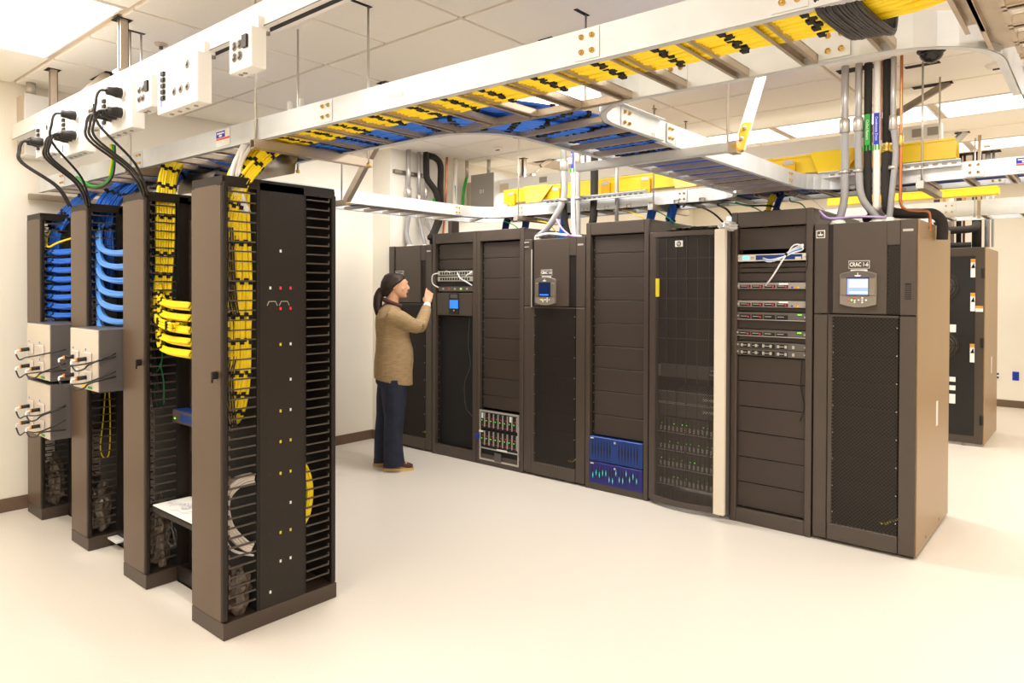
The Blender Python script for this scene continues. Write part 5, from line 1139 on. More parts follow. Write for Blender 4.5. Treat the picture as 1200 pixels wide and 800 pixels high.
        fr = B('silver').bbox(cx - 0.062, cx + 0.062, y0 - 0.006, y0 - 0.004, zl - 0.026, zl + 0.026, 0.001).build('unit_label', None, t)
        B('cabinet').box(cx - 0.057, cx + 0.057, y0 - 0.0072, y0 - 0.006, zl - 0.021, zl + 0.021).build('label_field', None, fr)
        text(lbl, 0.036, (cx, y0 - 0.0078, zl), fr, 'paper', sx=0.70, off=0.0007)
        for s in (-1, 1): B('paper').add([(cx + s * 0.060, y0 - 0.0076, zl + 0.006), (cx + s * 0.060, y0 - 0.0076, zl - 0.006), (cx + s * 0.052, y0 - 0.0076, zl)], [(0, 1, 2), (2, 1, 0)]).build('arrow_mark', None, fr)
        B('paper').box(cx - 0.048, cx + 0.048, y0 - 0.006, y0 - 0.004, zl - 0.044, zl - 0.030).build('white_strip', None, t)
    return t
c1 = crac(-1.449, -0.857, 2.046, 'large black cooling unit with a lit blue display at the right end of the row', 'CRAC 1-6', 'screen_bright')
B('paper').box(-0.8575, -0.856, 5.37, 5.43, 0.715, 0.88).build('side_sticker', None, c1)
for yy_, zz in [(5.05, 0.06), (5.5, 0.06), (5.05, 2.015), (5.5, 2.015)]: B('black').box(-0.8575, -0.8562, yy_, yy_ + 0.015, zz - 0.01, zz + 0.01).build('panel_screw', None, c1)
c2 = crac(-3.888, -3.238, 2.05, 'black cooling unit with a dark grey-framed display in the middle of the row', 'CRAC 1-5', 'screen_dark', full=False)
B('silver').box(-3.80, -3.79, 4.722, 4.728, 1.46, 1.96).build('door_edge_strip', None, c2)
for z in (1.98, 2.02): B('silver').box(-3.88, -3.83, 4.725, 4.732, z, z + 0.008).build('hinge_line', None, c2)
c0 = crac(-5.716, -5.058, 2.055, 'black cooling unit at the far left end of the row behind the person', 'CRAC 1-4', 'screen_dark', full=False, disp=False)
fr = B('silver').bbox(-5.60, -5.47, 4.722, 4.726, 1.745, 1.80, 0.001).build('unit_label', None, c0)
B('cabinet').box(-5.594, -5.476, 4.7205, 4.722, 1.751, 1.794).build('label_field', None, fr)
text('CRAC 1-4', 0.026, (-5.535, 4.7198, 1.772), fr, 'paper')

# R3: blank panels + blue servers
t3 = frame_cab('equipment_rack', 'black rack of blank panels with two blue servers at its bottom', 'rack', -3.234, -2.656, 2.156, group='tall open-front equipment racks')
d0, d1 = -3.187, -2.703
blanks(t3, d0 + 0.022, d1 - 0.003, [2.05, 1.908, 1.715, 1.53, 1.345, 1.163, 0.985, 0.80, 0.61, 0.44])
for k, (z0, z1, m_) in enumerate([(0.235, 0.432, 'blue_metal'), (0.055, 0.228, 'blue_violet')]):
    s = thing('blue_server', ['upper blue server with louvred front at the bottom of the middle rack', 'lower violet-blue server with glowing teal slots at the bottom of the middle rack'][k], 'server', ((d0 + d1) / 2, 4.9, z0))
    B(m_).bbox(d0 - 0.002, d1 + 0.002, 4.725, 5.4, z0, z1, 0.004).build('case', None, s)
    for j in range(16):
        if j in (7, 8) and k == 0: continue
        xx = d0 + 0.03 + j * 0.0275
        B('black').prism([(xx - 0.006, 4.7235, z0 + 0.10), (xx, 4.7235, z0 + 0.02), (xx + 0.006, 4.7235, z0 + 0.10), (xx, 4.7235, z1 - 0.015)], (0, 0.002, 0)).build('louvre', None, s)
    if k == 1:
        rr = random.Random(3)
        for j in range(14):
            xx = d0 + 0.035 + j * 0.031; zz = z0 + 0.02 + rr.random() * 0.08
            B('teal_glow').prism([(xx - 0.004, 4.7222, zz + 0.025), (xx, 4.7222, zz), (xx + 0.004, 4.7222, zz + 0.025), (xx, 4.7222, zz + 0.05)], (0, 0.002, 0)).build('glowing_slot', None, s)
    B('paper').box(d0 + 0.012, d0 + 0.042, 4.722, 4.7255, z1 - 0.018, z1 - 0.010).build('name_plate', None, s)
    B('silver').cyl((d0 + 0.24, 4.7215, z1 - 0.028), (d0 + 0.24, 4.7255, z1 - 0.028), 0.009, 8).build('badge', None, s)

# HP-type cabinet with mesh door
hx0, hx1 = -2.645, -2.07
hp = thing('mesh_door_cabinet', 'cabinet with a bowed mesh door and a white oval logo badge, blinking servers behind', 'server cabinet', ((hx0 + hx1) / 2, 5.2, 0))
hh = 2.05
B('cabinet').bbox(hx0, hx0 + 0.03, 4.74, YBK, 0.03, hh, 0.003).build('side_panel', None, hp)
B('cabinet').bbox(-2.05, -2.012, 4.74, YBK, 0.03, hh, 0.003).build('side_panel', None, hp)
B('cabinet').bbox(hx0, -2.012, 4.74, YBK, hh - 0.02, hh, 0.003).build('roof', None, hp)
B('interior').box(hx0 + 0.03, -2.05, 5.2, 5.21, 0.03, hh - 0.02).build('back_panel', None, hp)
for xx in (hx0 + 0.04, -2.10): B('silver').cyl((xx, 4.76, 0), (xx, 4.76, 0.03), 0.012, 8).build('levelling_foot', None, hp)
def bow(a): return 4.72 - 0.05 * math.sin(PI * a)
n = 14; P = [(hx0 + 0.008 + (hx1 - hx0 - 0.01) * k / n, bow(k / n)) for k in range(n + 1)]
mb = B('mesh_fine'); mb.smooth = True
vs = [(p[0], p[1], 0.045) for p in P] + [(p[0], p[1], hh - 0.01) for p in P]
mb.add(vs, [(k, k + 1, n + 2 + k, n + 1 + k) for k in range(n)])
door = mb.build('mesh_door', None, hp)
for z0, z1 in ((0.03, 0.075), (hh - 0.04, hh - 0.005)):
    q = B('cabinet')
    for k in range(n):
        q.obox((P[k][0], P[k][1], (z0 + z1) / 2), (P[k + 1][0], P[k + 1][1], (z0 + z1) / 2), (0, 0.012, 0), (0, 0, z1 - z0))
    q.build('door_rail', None, door)
for xx, yy_ in ((hx0 + 0.02, 4.712), ): B('cabinet').bbox(xx - 0.012, xx + 0.05, yy_ - 0.005, yy_ + 0.03, 0.03, hh - 0.002, 0.004).build('door_stile', None, door)
for k in range(2, 14, 2): B('cabinet').box(P[k][0] - 0.002, P[k][0] + 0.002, P[k][1] - 0.004, P[k][1], 0.06, hh - 0.03).build('mesh_rib', None, door)
bd = B('paper').box(-2.405, -2.345, 4.664, 4.670, 1.93, 1.975).build('logo_badge', None, door)
B('grey_dark').cyl((-2.375, 4.665, 1.952), (-2.375, 4.662, 1.952), 0.019, 14).build('logo_disc', None, bd)
text('hp', 0.028, (-2.375, 4.6612, 1.953), bd, 'paper')
B('label_yellow').box(-2.575, -2.545, 4.688, 4.695, 1.565, 1.70).build('yellow_tag', None, door)
B('white_strip').bbox(-2.085, -2.005, 4.625, 4.66, 0.05, 2.04, 0.006).build('white_edge_panel', None, hp)
B('grey_dark').bbox(-2.05, -2.013, 4.66, 4.74, 0.03, 2.035, 0.004).build('hinge_side', None, hp)
B('outlet_blue').cyl((-2.020, 4.655, 1.76), (-2.020, 4.65, 1.76), 0.010, 8).build('blue_light', None, hp)
blob('plastic_wrap', 'clear plastic film lying on top of the mesh-door cabinet', 'plastic wrap', (-2.32, 4.90, 2.07), (0.26, 0.12, 0.018), 'plastic_bag', seed=8)
blob('plastic_wrap', 'crumpled film over the top of the white cabinet edge', 'plastic wrap', (-2.02, 4.72, 2.06), (0.06, 0.10, 0.035), 'white_cable', seed=9)
# servers inside
for k, (z0, z1) in enumerate([(0.545, 0.665), (0.41, 0.54), (0.28, 0.405), (0.15, 0.275)]):
    s = thing('disk_shelf', ['topmost', 'second', 'third', 'lowest'][k] + ' shelf of disk drives behind the mesh door', 'server', (-2.34, 4.85, z0), 'disk shelves behind the mesh door')
    B('grey_dark').box(-2.59, -2.09, 4.765, 5.15, z0, z1 - 0.002).build('case', None, s)
    B('silver').box(-2.59, -2.09, 4.758, 4.766, z0, z0 + 0.006).build('lip', None, s)
    for j in range(14):
        xx = -2.57 + j * 0.0335
        o = B('cabinet').box(xx, xx + 0.028, 4.752, 4.765, z0 + 0.012, z1 - 0.008).build('drive', None, s)
        B('silver').box(xx + 0.006, xx + 0.020, 4.749, 4.753, z0 + 0.018, z0 + 0.052).build('drive_latch', None, o)
        if (j * 7 + k * 3) % 5 < 3: B('led_green').box(xx + 0.017, xx + 0.023, 4.7485, 4.753, z0 + 0.068, z0 + 0.074).build('green_light', None, o)
s = thing('server', 'grey louvred server pair above the disk shelves behind the mesh door', 'server', (-2.34, 4.85, 0.68))
B('grey_dark').box(-2.58, -2.09, 4.757, 5.15, 0.675, 0.862).build('case', None, s)
for z in (0.765, 0.775, 0.855): B('silver').box(-2.58, -2.09, 4.752, 4.757, z, z + 0.004).build('edge_line', None, s)
for z in (0.72, 0.81): B('silver').box(-2.22, -2.09, 4.745, 4.757, z, z + 0.018).build('drive_handle', None, s)
s = thing('server', 'slim dark server with a silver ear near the middle of the mesh door', 'server', (-2.34, 4.85, 0.97))
B('grey_dark').box(-2.58, -2.09, 4.757, 5.15, 0.965, 1.06).build('case', None, s)
B('silver').box(-2.58, -2.565, 4.748, 4.757, 0.97, 1.055).box(-2.17, -2.09, 4.748, 4.757, 1.0, 1.008).box(-2.17, -2.09, 4.748, 4.757, 1.03, 1.038).build('ear', None, s)
for z in (1.25, 1.40, 1.55, 1.70, 1.85): B('grey_dark').box(-2.6, -2.09, 4.78, 4.783, z, z + 0.004).build('inner_seam', None, hp)
B('interior').box(-2.6, -2.09, 4.785, 4.79, 1.06, 2.0).build('inner_blank', None, hp)

# R5: servers and blanks
t5 = frame_cab('equipment_rack', 'black rack with five slim servers and a looped white cable, beside the right cooling unit', 'rack', -2.007, -1.459, 2.156, group='tall open-front equipment racks', top=0.105)
e0, e1 = -1.968, -1.499
blank(t5, e0 + 0.004, e1 - 0.003, 1.892, 2.045)
blanks(t5, e0 + 0.004, e1 - 0.003, [1.805, 1.77, 1.735, 1.672])
blank(t5, e0 + 0.004, e1 - 0.003, 1.546, 1.622); blank(t5, e0 + 0.004, e1 - 0.003, 1.468, 1.498); blank(t5, e0 + 0.004, e1 - 0.003, 1.346, 1.411)
blank(t5, e0 + 0.004, e1 - 0.003, 1.263, 1.300)
blanks(t5, e0 + 0.004, e1 - 0.003, [1.16, 0.985, 0.808, 0.63, 0.455, 0.28, 0.105])
def server(z0, z1, label, style, yb=4.745):
    s = thing('rack_server', label, 'server', ((e0 + e1) / 2, 5.0, z0), 'slim servers in the rack beside the right cooling unit')
    face = {'white': 'white_strip', 'silver': 'grey_plastic', 'dark': 'grey_dark', 'ports': 'grey_dark'}[style]
    B(face).bbox(e0 + 0.002, e1 - 0.002, yb, 5.4, z0, z1, 0.002).build('case', None, s)
    zc = (z0 + z1) / 2; f = yb - 0.002
    if style == 'white':
        B('blue_metal').box(e0 + 0.13, e1 - 0.03, f, yb, z0 + 0.008, z1 - 0.006).build('blue_panel', None, s)
        B('cyan_screen').box(e0 + 0.035, e0 + 0.085, f, yb, z0 + 0.012, z1 - 0.012).build('screen', None, s)
        for k in range(6): B('grey_dark').box(e0 + 0.095 + (k % 3) * 0.009, e0 + 0.100 + (k % 3) * 0.009, f, yb, zc - 0.008 + (k // 3) * 0.010, zc - 0.003 + (k // 3) * 0.010).build('key', None, s)
        B('paper').box(e1 - 0.075, e1 - 0.035, f - 0.001, f, z0 + 0.006, z0 + 0.024).build('white_tag', None, s)
    else:
        for k in range(4):
            xx = e0 + 0.02 + k * 0.085
            if style == 'ports' and k > 3: break
            o = B('black').box(xx, xx + 0.075, f, yb, z0 + 0.006, z1 - (0.016 if style != 'ports' else 0.010)).build('drive_bay', None, s)
            B('silver').box(xx + 0.008, xx + 0.05, f - 0.004, f, zc - 0.004, zc).build('bay_handle', None, o)
            if style != 'ports' and k < (4 if style == 'silver' else 2): B('led_red').box(xx + 0.055, xx + 0.065, f - 0.003, f, zc - 0.010, zc).build('red_latch', None, o)
        if style == 'silver':
            B('paper').box(e0 + 0.29, e0 + 0.35, f - 0.001, yb, z1 - 0.016, z1 - 0.004).build('white_tag', None, s)
            for k, m_ in enumerate(['outlet_blue', 'label_orange', 'label_yellow']): B(m_).box(e0 + 0.37 + k * 0.02, e0 + 0.382 + k * 0.02, f, yb, z0 + 0.006, z0 + 0.016).build('port', None, s)
        elif style == 'dark':
            B('led_green').box(e1 - 0.055, e1 - 0.030, f - 0.001, yb, z1 - 0.014, z1 - 0.007).build('green_light', None, s)
            B('silver').box(e0 + 0.002, e1 - 0.002, yb - 0.004, yb, z0, z0 + 0.004).build('lip', None, s)
        else:
            for k in range(8): B('silver').box(e0 + 0.03 + k * 0.05, e0 + 0.045 + k * 0.05, f - 0.003, f, zc - 0.012, zc + 0.008).build('module_latch', None, s)
    for xx in (e0 + 0.003, e1 - 0.012): B('silver').cyl((xx + 0.004, yb - 0.006, zc), (xx + 0.004, yb, zc), 0.006, 8).build('rack_screw', None, s)
    return s
server(1.815, 1.862, 'white and blue server with a cyan screen, topmost in the right rack', 'white')
server(1.625, 1.668, 'beige server with a white tag, just below the looped cable', 'silver')
server(1.50, 1.545, 'second beige server, with red latches, in the right rack', 'silver')
server(1.412, 1.465, 'upper dark server with green lights in the right rack', 'dark')
server(1.362, 1.384, 'lower dark server with green lights in the right rack', 'dark') if False else server(1.300, 1.345, 'lower dark server with green lights in the right rack', 'dark', 4.74)
server(1.215, 1.262, 'upper of the two port-filled units in the right rack', 'ports')
server(1.166, 1.212, 'lower of the two port-filled units in the right rack', 'ports')
wc = thing('looped_cable', 'pale blue-white cable looped and tied in front of the top server of the right rack', 'cable', (-1.6, 4.70, 1.8))
for k in range(3):
    B('white_cable' if k != 1 else 'blue_light').tube([(-1.78, 4.725, 1.835 - 0.006 * k), (-1.72, 4.70, 1.820 - 0.006 * k), (-1.63, 4.69, 1.838), (-1.57, 4.685, 1.862 + 0.008 * k), (-1.515, 4.69, 1.878 + 0.01 * k), (-1.508, 4.69, 1.895 + 0.01 * k), (-1.54, 4.685, 1.90), (-1.60, 4.68, 1.865), (-1.62, 4.685, 1.845)], 0.0048, 6, 6).build('loop', None, wc)
B('white_cable').tube([(-1.60, 4.68, 1.855), (-1.57, 4.67, 1.90), (-1.54, 4.67, 1.915), (-1.505, 4.67, 1.905), (-1.505, 4.67, 1.89)], 0.0048, 6, 6).build('loop', None, wc)
B('white_cable').tube([(-1.61, 4.68, 1.85), (-1.64, 4.675, 1.80), (-1.70, 4.685, 1.71), (-1.765, 4.735, 1.648)], 0.0058, 8, 6).build('lead', None, wc)
B('velcro').cyl((-1.615, 4.683, 1.858), (-1.603, 4.683, 1.848), 0.012, 8).build('tie', None, wc)
tag(B('black_cable').tube([(-1.49, 4.722, 1.86), (-1.487, 4.72, 1.79), (-1.505, 4.735, 1.74)], 0.003, 6, 5).build('loose_cord'), 'thin black cord at the upper right post of the right rack', 'cable')
tag(B('black_cable').tube([(-1.53, 4.76, 1.15), (-1.535, 4.755, 0.98), (-1.515, 4.76, 0.85), (-1.54, 4.76, 0.75)], 0.003, 6, 5).build('loose_cord'), 'thin black cord hanging below the servers of the right rack', 'cable')

# rear cabinet in the next aisle
rx0, rx1, ry0, ry1, rh = -1.62, -0.948, 8.60, 9.69, 2.065
t = thing('rear_cabinet', 'black cabinet in the rear aisle with two round fans and warning labels', 'cabinet', ((rx0 + rx1) / 2, 9.1, 0))
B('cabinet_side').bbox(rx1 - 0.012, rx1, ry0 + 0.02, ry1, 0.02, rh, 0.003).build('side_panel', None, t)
B('cabinet').bbox(rx0, rx0 + 0.012, ry0 + 0.02, ry1, 0.02, rh, 0.003).build('side_panel', None, t)
B('cabinet').box(rx0, rx1 - 0.012, ry0 + 0.02, ry1, rh - 0.02, rh - 0.004).build('roof', None, t)
B('cabinet').bbox(rx0, rx1 - 0.012, ry0 + 0.01, ry0 + 0.05, 0.03, rh, 0.004).build('door', None, t)
B('black').box(rx0 + 0.05, -1.035, ry0 + 0.004, ry0 + 0.01, 0.11, rh - 0.09).build('door_inset', None, t)
for z in (1.66, 1.04):
    fn = thing_f = B('cabinet').tube([(-1.32, ry0 + 0.003, z), (-1.32, ry0 - 0.004, z)], 0.15, 24).build('fan_plate', None, t)
    for rr_ in (0.145, 0.12, 0.09, 0.06, 0.03):
        B('black').tube([(-1.32 + rr_ * math.cos(a * PI / 12), ry0 - 0.006, z + rr_ * math.sin(a * PI / 12)) for a in range(25)], 0.005, 6).build('fan_guard_ring', None, fn)
    for a in range(6): B('black').obox((-1.32, ry0 - 0.008, z), (-1.32 + 0.145 * math.cos(a * PI / 3), ry0 - 0.008, z + 0.145 * math.sin(a * PI / 3)), (0, 0.004, 0), (0, 0, 0.006)).build('fan_guard_spoke', None, fn)
for z in (1.85, 1.50, 0.97):
    o = B('paper').box(-1.075, -1.035, ry0 - 0.003, ry0 + 0.004, z - 0.095, z + 0.095).build('warning_label', None, t)
    B('label_orange').box(-1.075, -1.035, ry0 - 0.004, ry0 - 0.003, z + 0.06, z + 0.095).build('orange_band', None, o)
    B('label_yellow').add([(-1.072, ry0 - 0.0045, z - 0.0), (-1.038, ry0 - 0.0045, z - 0.0), (-1.045, ry0 - 0.0045, z + 0.055)], [(0, 1, 2), (2, 1, 0)]).build('triangle', None, o)
o = B('paper').box(-1.03, -0.965, ry0 + 0.003, ry0 + 0.010, 1.40, 1.46).build('warning_label', None, t)
B('label_orange').box(-1.03, -0.965, ry0 + 0.002, ry0 + 0.003, 1.435, 1.46).build('orange_band', None, o)
for z0, z1 in ((0.66, 0.71), (0.57, 0.62), (0.43, 0.53), (1.18, 1.26)):
    B('paper').box(-1.255, -1.20, ry0 + 0.0, ry0 + 0.004, z0, z1).build('paper_label', None, t)
for z in (1.80, 1.08, 0.28): B('black').bbox(-0.985, -0.955, ry0 - 0.012, ry0 + 0.012, z - 0.05, z + 0.05, 0.004).build('hinge', None, t)
B('paper').box(rx1 - 0.001, rx1 + 0.0012, 9.15, 9.21, 0.72, 0.90).build('side_sticker', None, t)
B('silver').cyl((-1.13, ry0 + 0.05, 0), (-1.13, ry0 + 0.05, 0.03), 0.015, 8).build('levelling_foot', None, t)

# ------------------------------------------------------------------ ceiling fittings
t = thing('dome_camera', 'dark dome camera hanging below the curved tray rail at upper right', 'camera', (-0.83, 4.93, CEIL - 0.05))
B('black').tube([(-0.83, 4.93, CEIL), (-0.83, 4.93, CEIL - 0.012), (-0.83, 4.93, CEIL - 0.02)], [0.08, 0.08, 0.072], 18).build('mount', None, t)
B('dome').dome((-0.83, 4.93, CEIL - 0.018), 0.068, 0.95, 16).build('dome', None, t)
def disc(x, y_, label, r=0.075):
    t = thing('smoke_detector', label, 'detector', (x, y_, CEIL))
    B('tile').tube([(x, y_, CEIL), (x, y_, CEIL - 0.02), (x, y_, CEIL - 0.03)], [r, r * 0.85, r * 0.4], 16).build('body', None, t)
    B('black').box(x - 0.03, x + 0.015, y_ - 0.01, y_ + 0.01, CEIL - 0.036, CEIL - 0.030).build('slot', None, t)
disc(-0.55, 5.52, 'round cream detector on the ceiling under the curved rail at right')
disc(-0.92, 8.45, 'small round detector on the ceiling in the rear aisle')
disc(-4.83, 5.45, 'small round detector on the ceiling over the far racks', 0.05)

# ------------------------------------------------------------------ person
def person():
    S = MB
    yaw_p = 0.845
    ex, ey = V((math.cos(yaw_p), math.sin(yaw_p), 0)), V((-math.sin(yaw_p), math.cos(yaw_p), 0))
    base = V((-4.885, 4.10, 0))
    R = thing('person', 'person with dark ponytail in a tan sweater and jeans, reaching into the open rack', 'person', base)
    def W(x, y_, z): return base + ex * x + ey * y_ + V((0, 0, z))
    def ell(x, y_, z, ru, rv, pw=2.0, tilt=0.0):
        u = ex * math.cos(tilt) + V((0, 0, 1)) * math.sin(tilt)
        return (W(x, y_, z), u, ey, ru, rv, pw)
    def limb(mb, pts, rs, n=14, k=4):
        P = smooth([W(*p) for p in pts], k); Q = []
        for i in range(len(P)):
            a = i / (len(P) - 1) * (len(rs) - 1); j = min(int(a), len(rs) - 2); f_ = a - j; Q.append(rs[j] * (1 - f_) + rs[j + 1] * f_)
        mb.tube(P, Q, n)
    def fin(mb, name, m, parent, vox=0.006, smf=2):
        o = mb.build(name, m, parent)
        r_ = o.modifiers.new('Remesh', 'REMESH'); r_.mode = 'VOXEL'; r_.voxel_size = vox; r_.use_smooth_shade = True
        if smf:
            s_ = o.modifiers.new('Smooth', 'SMOOTH'); s_.iterations = smf; s_.factor = 0.5
        return o
    # ---- body (head, neck, hands, limbs under the clothes)
    b = B('skin')
    # head: profile rings (x centre, z, half depth, half width)
    b.loft([ell(*q) for q in [(0.066, 0, 1.535, 0.030, 0.026), (0.060, 0, 1.545, 0.048, 0.042), (0.045, 0, 1.565, 0.068, 0.056), (0.034, 0, 1.59, 0.084, 0.066), (0.026, 0, 1.62, 0.094, 0.072), (0.022, 0, 1.65, 0.100, 0.076), (0.018, 0, 1.68, 0.101, 0.077), (0.014, 0, 1.705, 0.094, 0.073), (0.008, 0, 1.73, 0.075, 0.060), (0.0, 0, 1.745, 0.040, 0.032)]], 20)
    limb(b, [(0.114, 0, 1.668), (0.124, 0, 1.642), (0.133, 0, 1.622), (0.120, 0, 1.612)], [0.007, 0.009, 0.0115, 0.008], 10)     # nose
    limb(b, [(0.106, 0.03, 1.675), (0.118, 0, 1.677), (0.106, -0.03, 1.675)], [0.008, 0.010, 0.008], 8)   # brow
    limb(b, [(0.100, 0.022, 1.588), (0.121, 0, 1.590), (0.100, -0.022, 1.588)], [0.006, 0.009, 0.006], 8)  # lips
    limb(b, [(0.086, 0.015, 1.548), (0.104, 0, 1.550), (0.086, -0.015, 1.548)], [0.012, 0.016, 0.012], 8)  # chin
    for s in (-1, 1):
        limb(b, [(0.005, s * 0.073, 1.615), (0.000, s * 0.082, 1.645), (0.012, s * 0.079, 1.662), (0.022, s * 0.076, 1.645), (0.016, s * 0.074, 1.615)], [0.007, 0.009, 0.008, 0.007, 0.006], 8)  # ears
        limb(b, [(0.080, s * 0.044, 1.625), (0.075, s * 0.046, 1.60)], [0.022, 0.02], 8)  # cheeks
    limb(b, [(0.0, 0, 1.60), (-0.01, 0, 1.53), (-0.022, 0, 1.46), (-0.02, 0, 1.30)], [0.062, 0.060, 0.064, 0.10])
    b.loft([ell(-0.02, 0, 1.40, 0.08, 0.15), ell(-0.02, 0, 1.25, 0.10, 0.15), ell(-0.01, 0, 1.05, 0.09, 0.12), ell(-0.02, 0, 0.88, 0.11, 0.15)], 16)
    # raised right arm
    sh, el, wr = (-0.03, -0.175, 1.385), (0.215, -0.07, 1.285), (0.305, 0.17, 1.475)
    limb(b, [sh, (0.09, -0.13, 1.33), el], [0.045, 0.042, 0.038]); limb(b, [el, (0.26, 0.05, 1.375), wr], [0.038, 0.033, 0.024])
    # hand: palm and five fingers reaching up to the switches
    d = (V((0.340, 0.30, 1.66)) - V(wr)).normalized()
    def off(p, q, k): return tuple(V(p) + V(q) * k)
    pl = V(wr) + d * 0.045; sd = V((0.75, -0.25, -0.35)).normalized(); sd = (sd - d * sd.dot(d)).normalized(); nn = d.cross(sd)
    P0 = V(wr); P1 = V(wr) + d * 0.085
    limb(b, [tuple(P0), tuple(pl + sd * 0.012), tuple(P1 + sd * 0.018)], [0.024, 0.025, 0.016], 12)
    limb(b, [tuple(P0), tuple(pl - sd * 0.014), tuple(P1 - sd * 0.018)], [0.024, 0.025, 0.016], 12)
    for k, (s, L, cu) in enumerate([(-0.032, 0.092, 0.10), (-0.011, 0.094, 0.45), (0.010, 0.086, 0.65), (0.030, 0.066, 0.8)]):
        q0 = P1 + sd * s; q1 = q0 + d * L * 0.45 - nn * 0.004; q2 = q1 + (d * math.cos(cu) + nn * math.sin(cu)) * L * 0.32; q3 = q2 + (d * math.cos(cu * 1.7) + nn * math.sin(cu * 1.7)) * L * 0.26
        limb(b, [tuple(q0 - d * 0.02), tuple(q0), tuple(q1), tuple(q2), tuple(q3)], [0.0105, 0.0100, 0.0092, 0.0085, 0.007], 8, 3)
    t0 = P0 + d * 0.02 - sd * 0.024; t1_ = t0 + d * 0.035 - sd * 0.018 + nn * 0.012; t2_ = t1_ + d * 0.03 + nn * 0.014
    limb(b, [tuple(t0 + sd * 0.01), tuple(t0), tuple(t1_), tuple(t2_)], [0.013, 0.012, 0.0105, 0.008], 8, 3)
    # left arm hanging forward on the far side
    sl, ell_, wl = (-0.03, 0.175, 1.385), (-0.03, 0.20, 1.12), (0.05, 0.185, 0.92)
    limb(b, [sl, (0.0, 0.2, 1.25), ell_], [0.045, 0.04, 0.036]); limb(b, [ell_, wl], [0.036, 0.024])
    limb(b, [wl, (0.065, 0.185, 0.86)], [0.026, 0.024])
    for k in range(4): limb(b, [(0.045 + 0.014 * k, 0.185, 0.86), (0.052 + 0.016 * k, 0.182, 0.82), (0.050 + 0.015 * k, 0.175, 0.785 + 0.006 * abs(k - 1.5))], [0.010, 0.009, 0.007], 8)
    limb(b, [(0.075, 0.175, 0.90), (0.10, 0.165, 0.86), (0.10, 0.16, 0.84)], [0.012, 0.010, 0.008], 8)
    # legs
    for s, xk in ((-1, 0.0), (1, -0.075)):
        limb(b, [(xk * 0.3, s * 0.085, 0.90), (xk * 0.7 + 0.01, s * 0.09, 0.5), (xk - 0.01, s * 0.09, 0.09)], [0.085, 0.055, 0.04])
        limb(b, [(xk - 0.03, s * 0.09, 0.06), (xk + 0.12, s * 0.1, 0.045)], [0.035, 0.03])
    body = fin(b, 'body', None, R, 0.0045, 1)
    # eyes
    for s in (-1, 1):
        B('paper').tube([W(0.094, s * 0.034, 1.650), W(0.104, s * 0.034, 1.650)], [0.011, 0.005], 10).build('eye', None, body)
        B('black').tube([W(0.102, s * 0.034, 1.650), W(0.1065, s * 0.034, 1.650)], [0.005, 0.003], 8).build('pupil', None, body)
    B('lip').tube([W(0.108, 0.020, 1.588), W(0.129, 0, 1.590), W(0.108, -0.020, 1.588)], 0.0035, 8, 3).build('lips', None, body)
    # ---- hair
    h = B('hair')
    h.loft([ell(-0.062, 0, 1.545, 0.030, 0.045), ell(-0.056, 0, 1.575, 0.052, 0.066), ell(-0.046, 0, 1.605, 0.070, 0.080), ell(-0.032, 0, 1.64, 0.086, 0.086), ell(-0.012, 0, 1.68, 0.100, 0.088, 2.2), ell(0.008, 0, 1.71, 0.104, 0.084), ell(0.004, 0, 1.738, 0.086, 0.068), ell(-0.002, 0, 1.757, 0.045, 0.036)], 20)
    for s in (-1, 1):
        limb(h, [(0.085, s * 0.045, 1.712), (0.06, s * 0.074, 1.69), (0.02, s * 0.086, 1.668), (-0.03, s * 0.075, 1.63), (-0.07, s * 0.04, 1.60)], [0.008, 0.014, 0.020, 0.026, 0.022], 10)
    limb(h, [(-0.085, 0, 1.615), (-0.115, 0, 1.60), (-0.135, -0.01, 1.54), (-0.140, -0.02, 1.46), (-0.130, -0.03, 1.39), (-0.125, -0.03, 1.345)], [0.026, 0.032, 0.042, 0.040, 0.030, 0.010], 12, 4)
    fin(h, 'hair', None, R, 0.006, 3)
    B('grey_cable').tube([W(-0.098, 0.0, 1.628), W(-0.108, 0, 1.612)], 0.027, 12).build('hair_tie', None, R)
    # ---- sweater
    sw = B('sweater')
    sw.loft([ell(0.0, 0, 0.785, 0.176, 0.20, 2.3, -0.20), ell(-0.002, 0, 0.875, 0.172, 0.20, 2.3), ell(0.004, 0, 0.97, 0.176, 0.195, 2.3), ell(0.008, 0, 1.07, 0.168, 0.182, 2.3), ell(-0.005, 0, 1.18, 0.150, 0.175, 2.3), ell(-0.015, 0, 1.28, 0.148, 0.18, 2.2), ell(-0.03, 0, 1.36, 0.130, 0.175, 2.2), ell(-0.035, 0, 1.425, 0.102, 0.135), ell(-0.018, 0, 1.485, 0.070, 0.080)], 24)
    limb(sw, [(-0.04, -0.14, 1.385), (0.06, -0.155, 1.35), (0.15, -0.11, 1.30), (0.225, -0.065, 1.275)], [0.078, 0.078, 0.068, 0.062], 16)
    limb(sw, [(0.225, -0.065, 1.275), (0.25, 0.0, 1.315), (0.28, 0.075, 1.39), (0.295, 0.13, 1.44)], [0.064, 0.060, 0.053, 0.046], 16)
    limb(sw, [(-0.04, 0.14, 1.385), (-0.02, 0.20, 1.25), (-0.03, 0.205, 1.12), (0.02, 0.19, 0.99)], [0.078, 0.068, 0.058, 0.046], 16)
    sob = fin(sw, 'sweater', None, R, 0.008, 4)
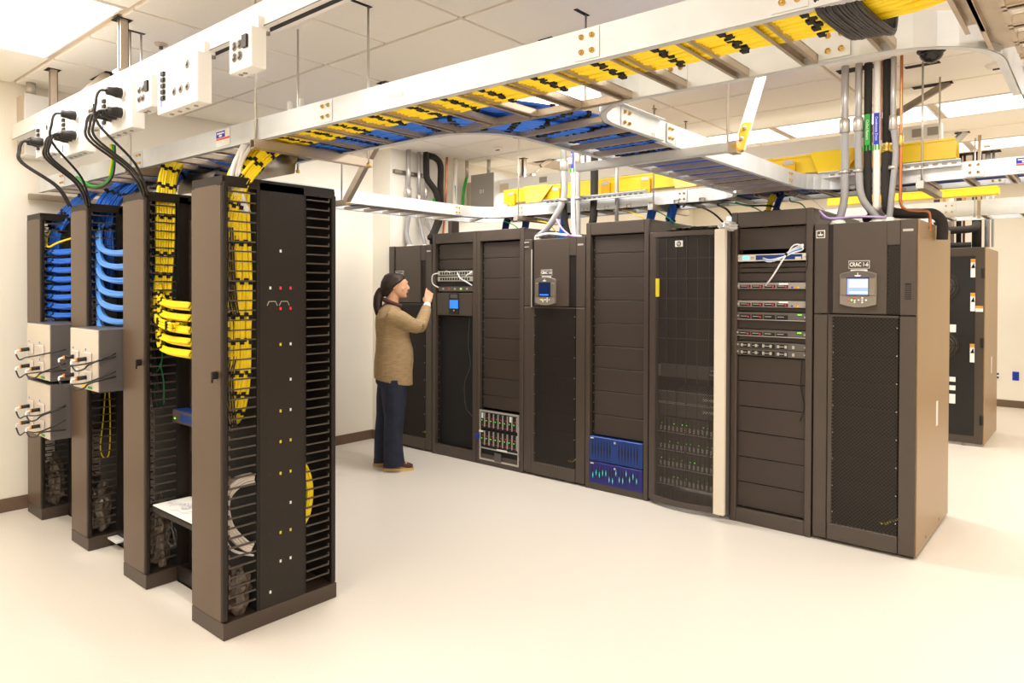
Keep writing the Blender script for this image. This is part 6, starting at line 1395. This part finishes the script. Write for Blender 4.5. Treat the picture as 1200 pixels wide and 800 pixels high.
    c = B('cuff'); limb(c, [(0.286, 0.105, 1.415), (0.300, 0.145, 1.455), (0.306, 0.165, 1.472)], [0.040, 0.036, 0.032], 14); c.build('shirt_cuff', None, R)
    cl_ = B('collar')
    P = [W(-0.018 + 0.078 * math.cos(a), 0.078 * math.sin(a), 1.492 - 0.030 * math.cos(a)) for a in [2 * PI * k / 20 for k in range(21)]]
    cl_.tube(P, 0.020, 10); fin(cl_, 'collar', None, R, 0.005, 2)
    # ---- jeans
    j = B('jeans')
    j.loft([ell(-0.01, 0, 0.93, 0.125, 0.155), ell(-0.015, 0, 0.86, 0.140, 0.170), ell(-0.015, 0, 0.78, 0.145, 0.175), ell(-0.01, 0, 0.74, 0.12, 0.165)], 20)
    limb(j, [(0.005, -0.085, 0.82), (0.01, -0.09, 0.62), (0.01, -0.09, 0.46), (0.0, -0.09, 0.28), (0.008, -0.09, 0.12), (0.012, -0.09, 0.045)], [0.118, 0.108, 0.088, 0.082, 0.090, 0.096], 16)
    limb(j, [(-0.025, 0.085, 0.82), (-0.05, 0.09, 0.62), (-0.07, 0.095, 0.46), (-0.09, 0.10, 0.28), (-0.09, 0.10, 0.12), (-0.085, 0.10, 0.045)], [0.118, 0.108, 0.088, 0.082, 0.088, 0.092], 16)
    fin(j, 'jeans', None, R, 0.008, 3)
    for s, x_, yy_ in ((0, 0.0, -0.092), (1, -0.095, 0.10)):
        f = B('shoe')
        f.loft([(W(x_ + a, yy_, z), ey, V((0, 0, 1)), ru, rv) for a, z, ru, rv in [(-0.085, 0.045, 0.024, 0.022), (-0.06, 0.058, 0.034, 0.040), (0.0, 0.064, 0.036, 0.046), (0.06, 0.060, 0.038, 0.040), (0.11, 0.048, 0.042, 0.028), (0.15, 0.042, 0.038, 0.022), (0.175, 0.038, 0.020, 0.014)]], 14)
        sh_ = f.build('shoe', None, R)
        so = B('sole'); out = []
        for a in range(20):
            th = 2 * PI * a / 20; out.append(W(x_ + 0.045 + 0.137 * math.cos(th), yy_ + (0.040 + 0.006 * math.cos(th)) * math.sin(th), 0.0))
        so.prism(out, (0, 0, 0.028)); so.build('sole', None, sh_)
person()
print('objects', len(bpy.data.objects))
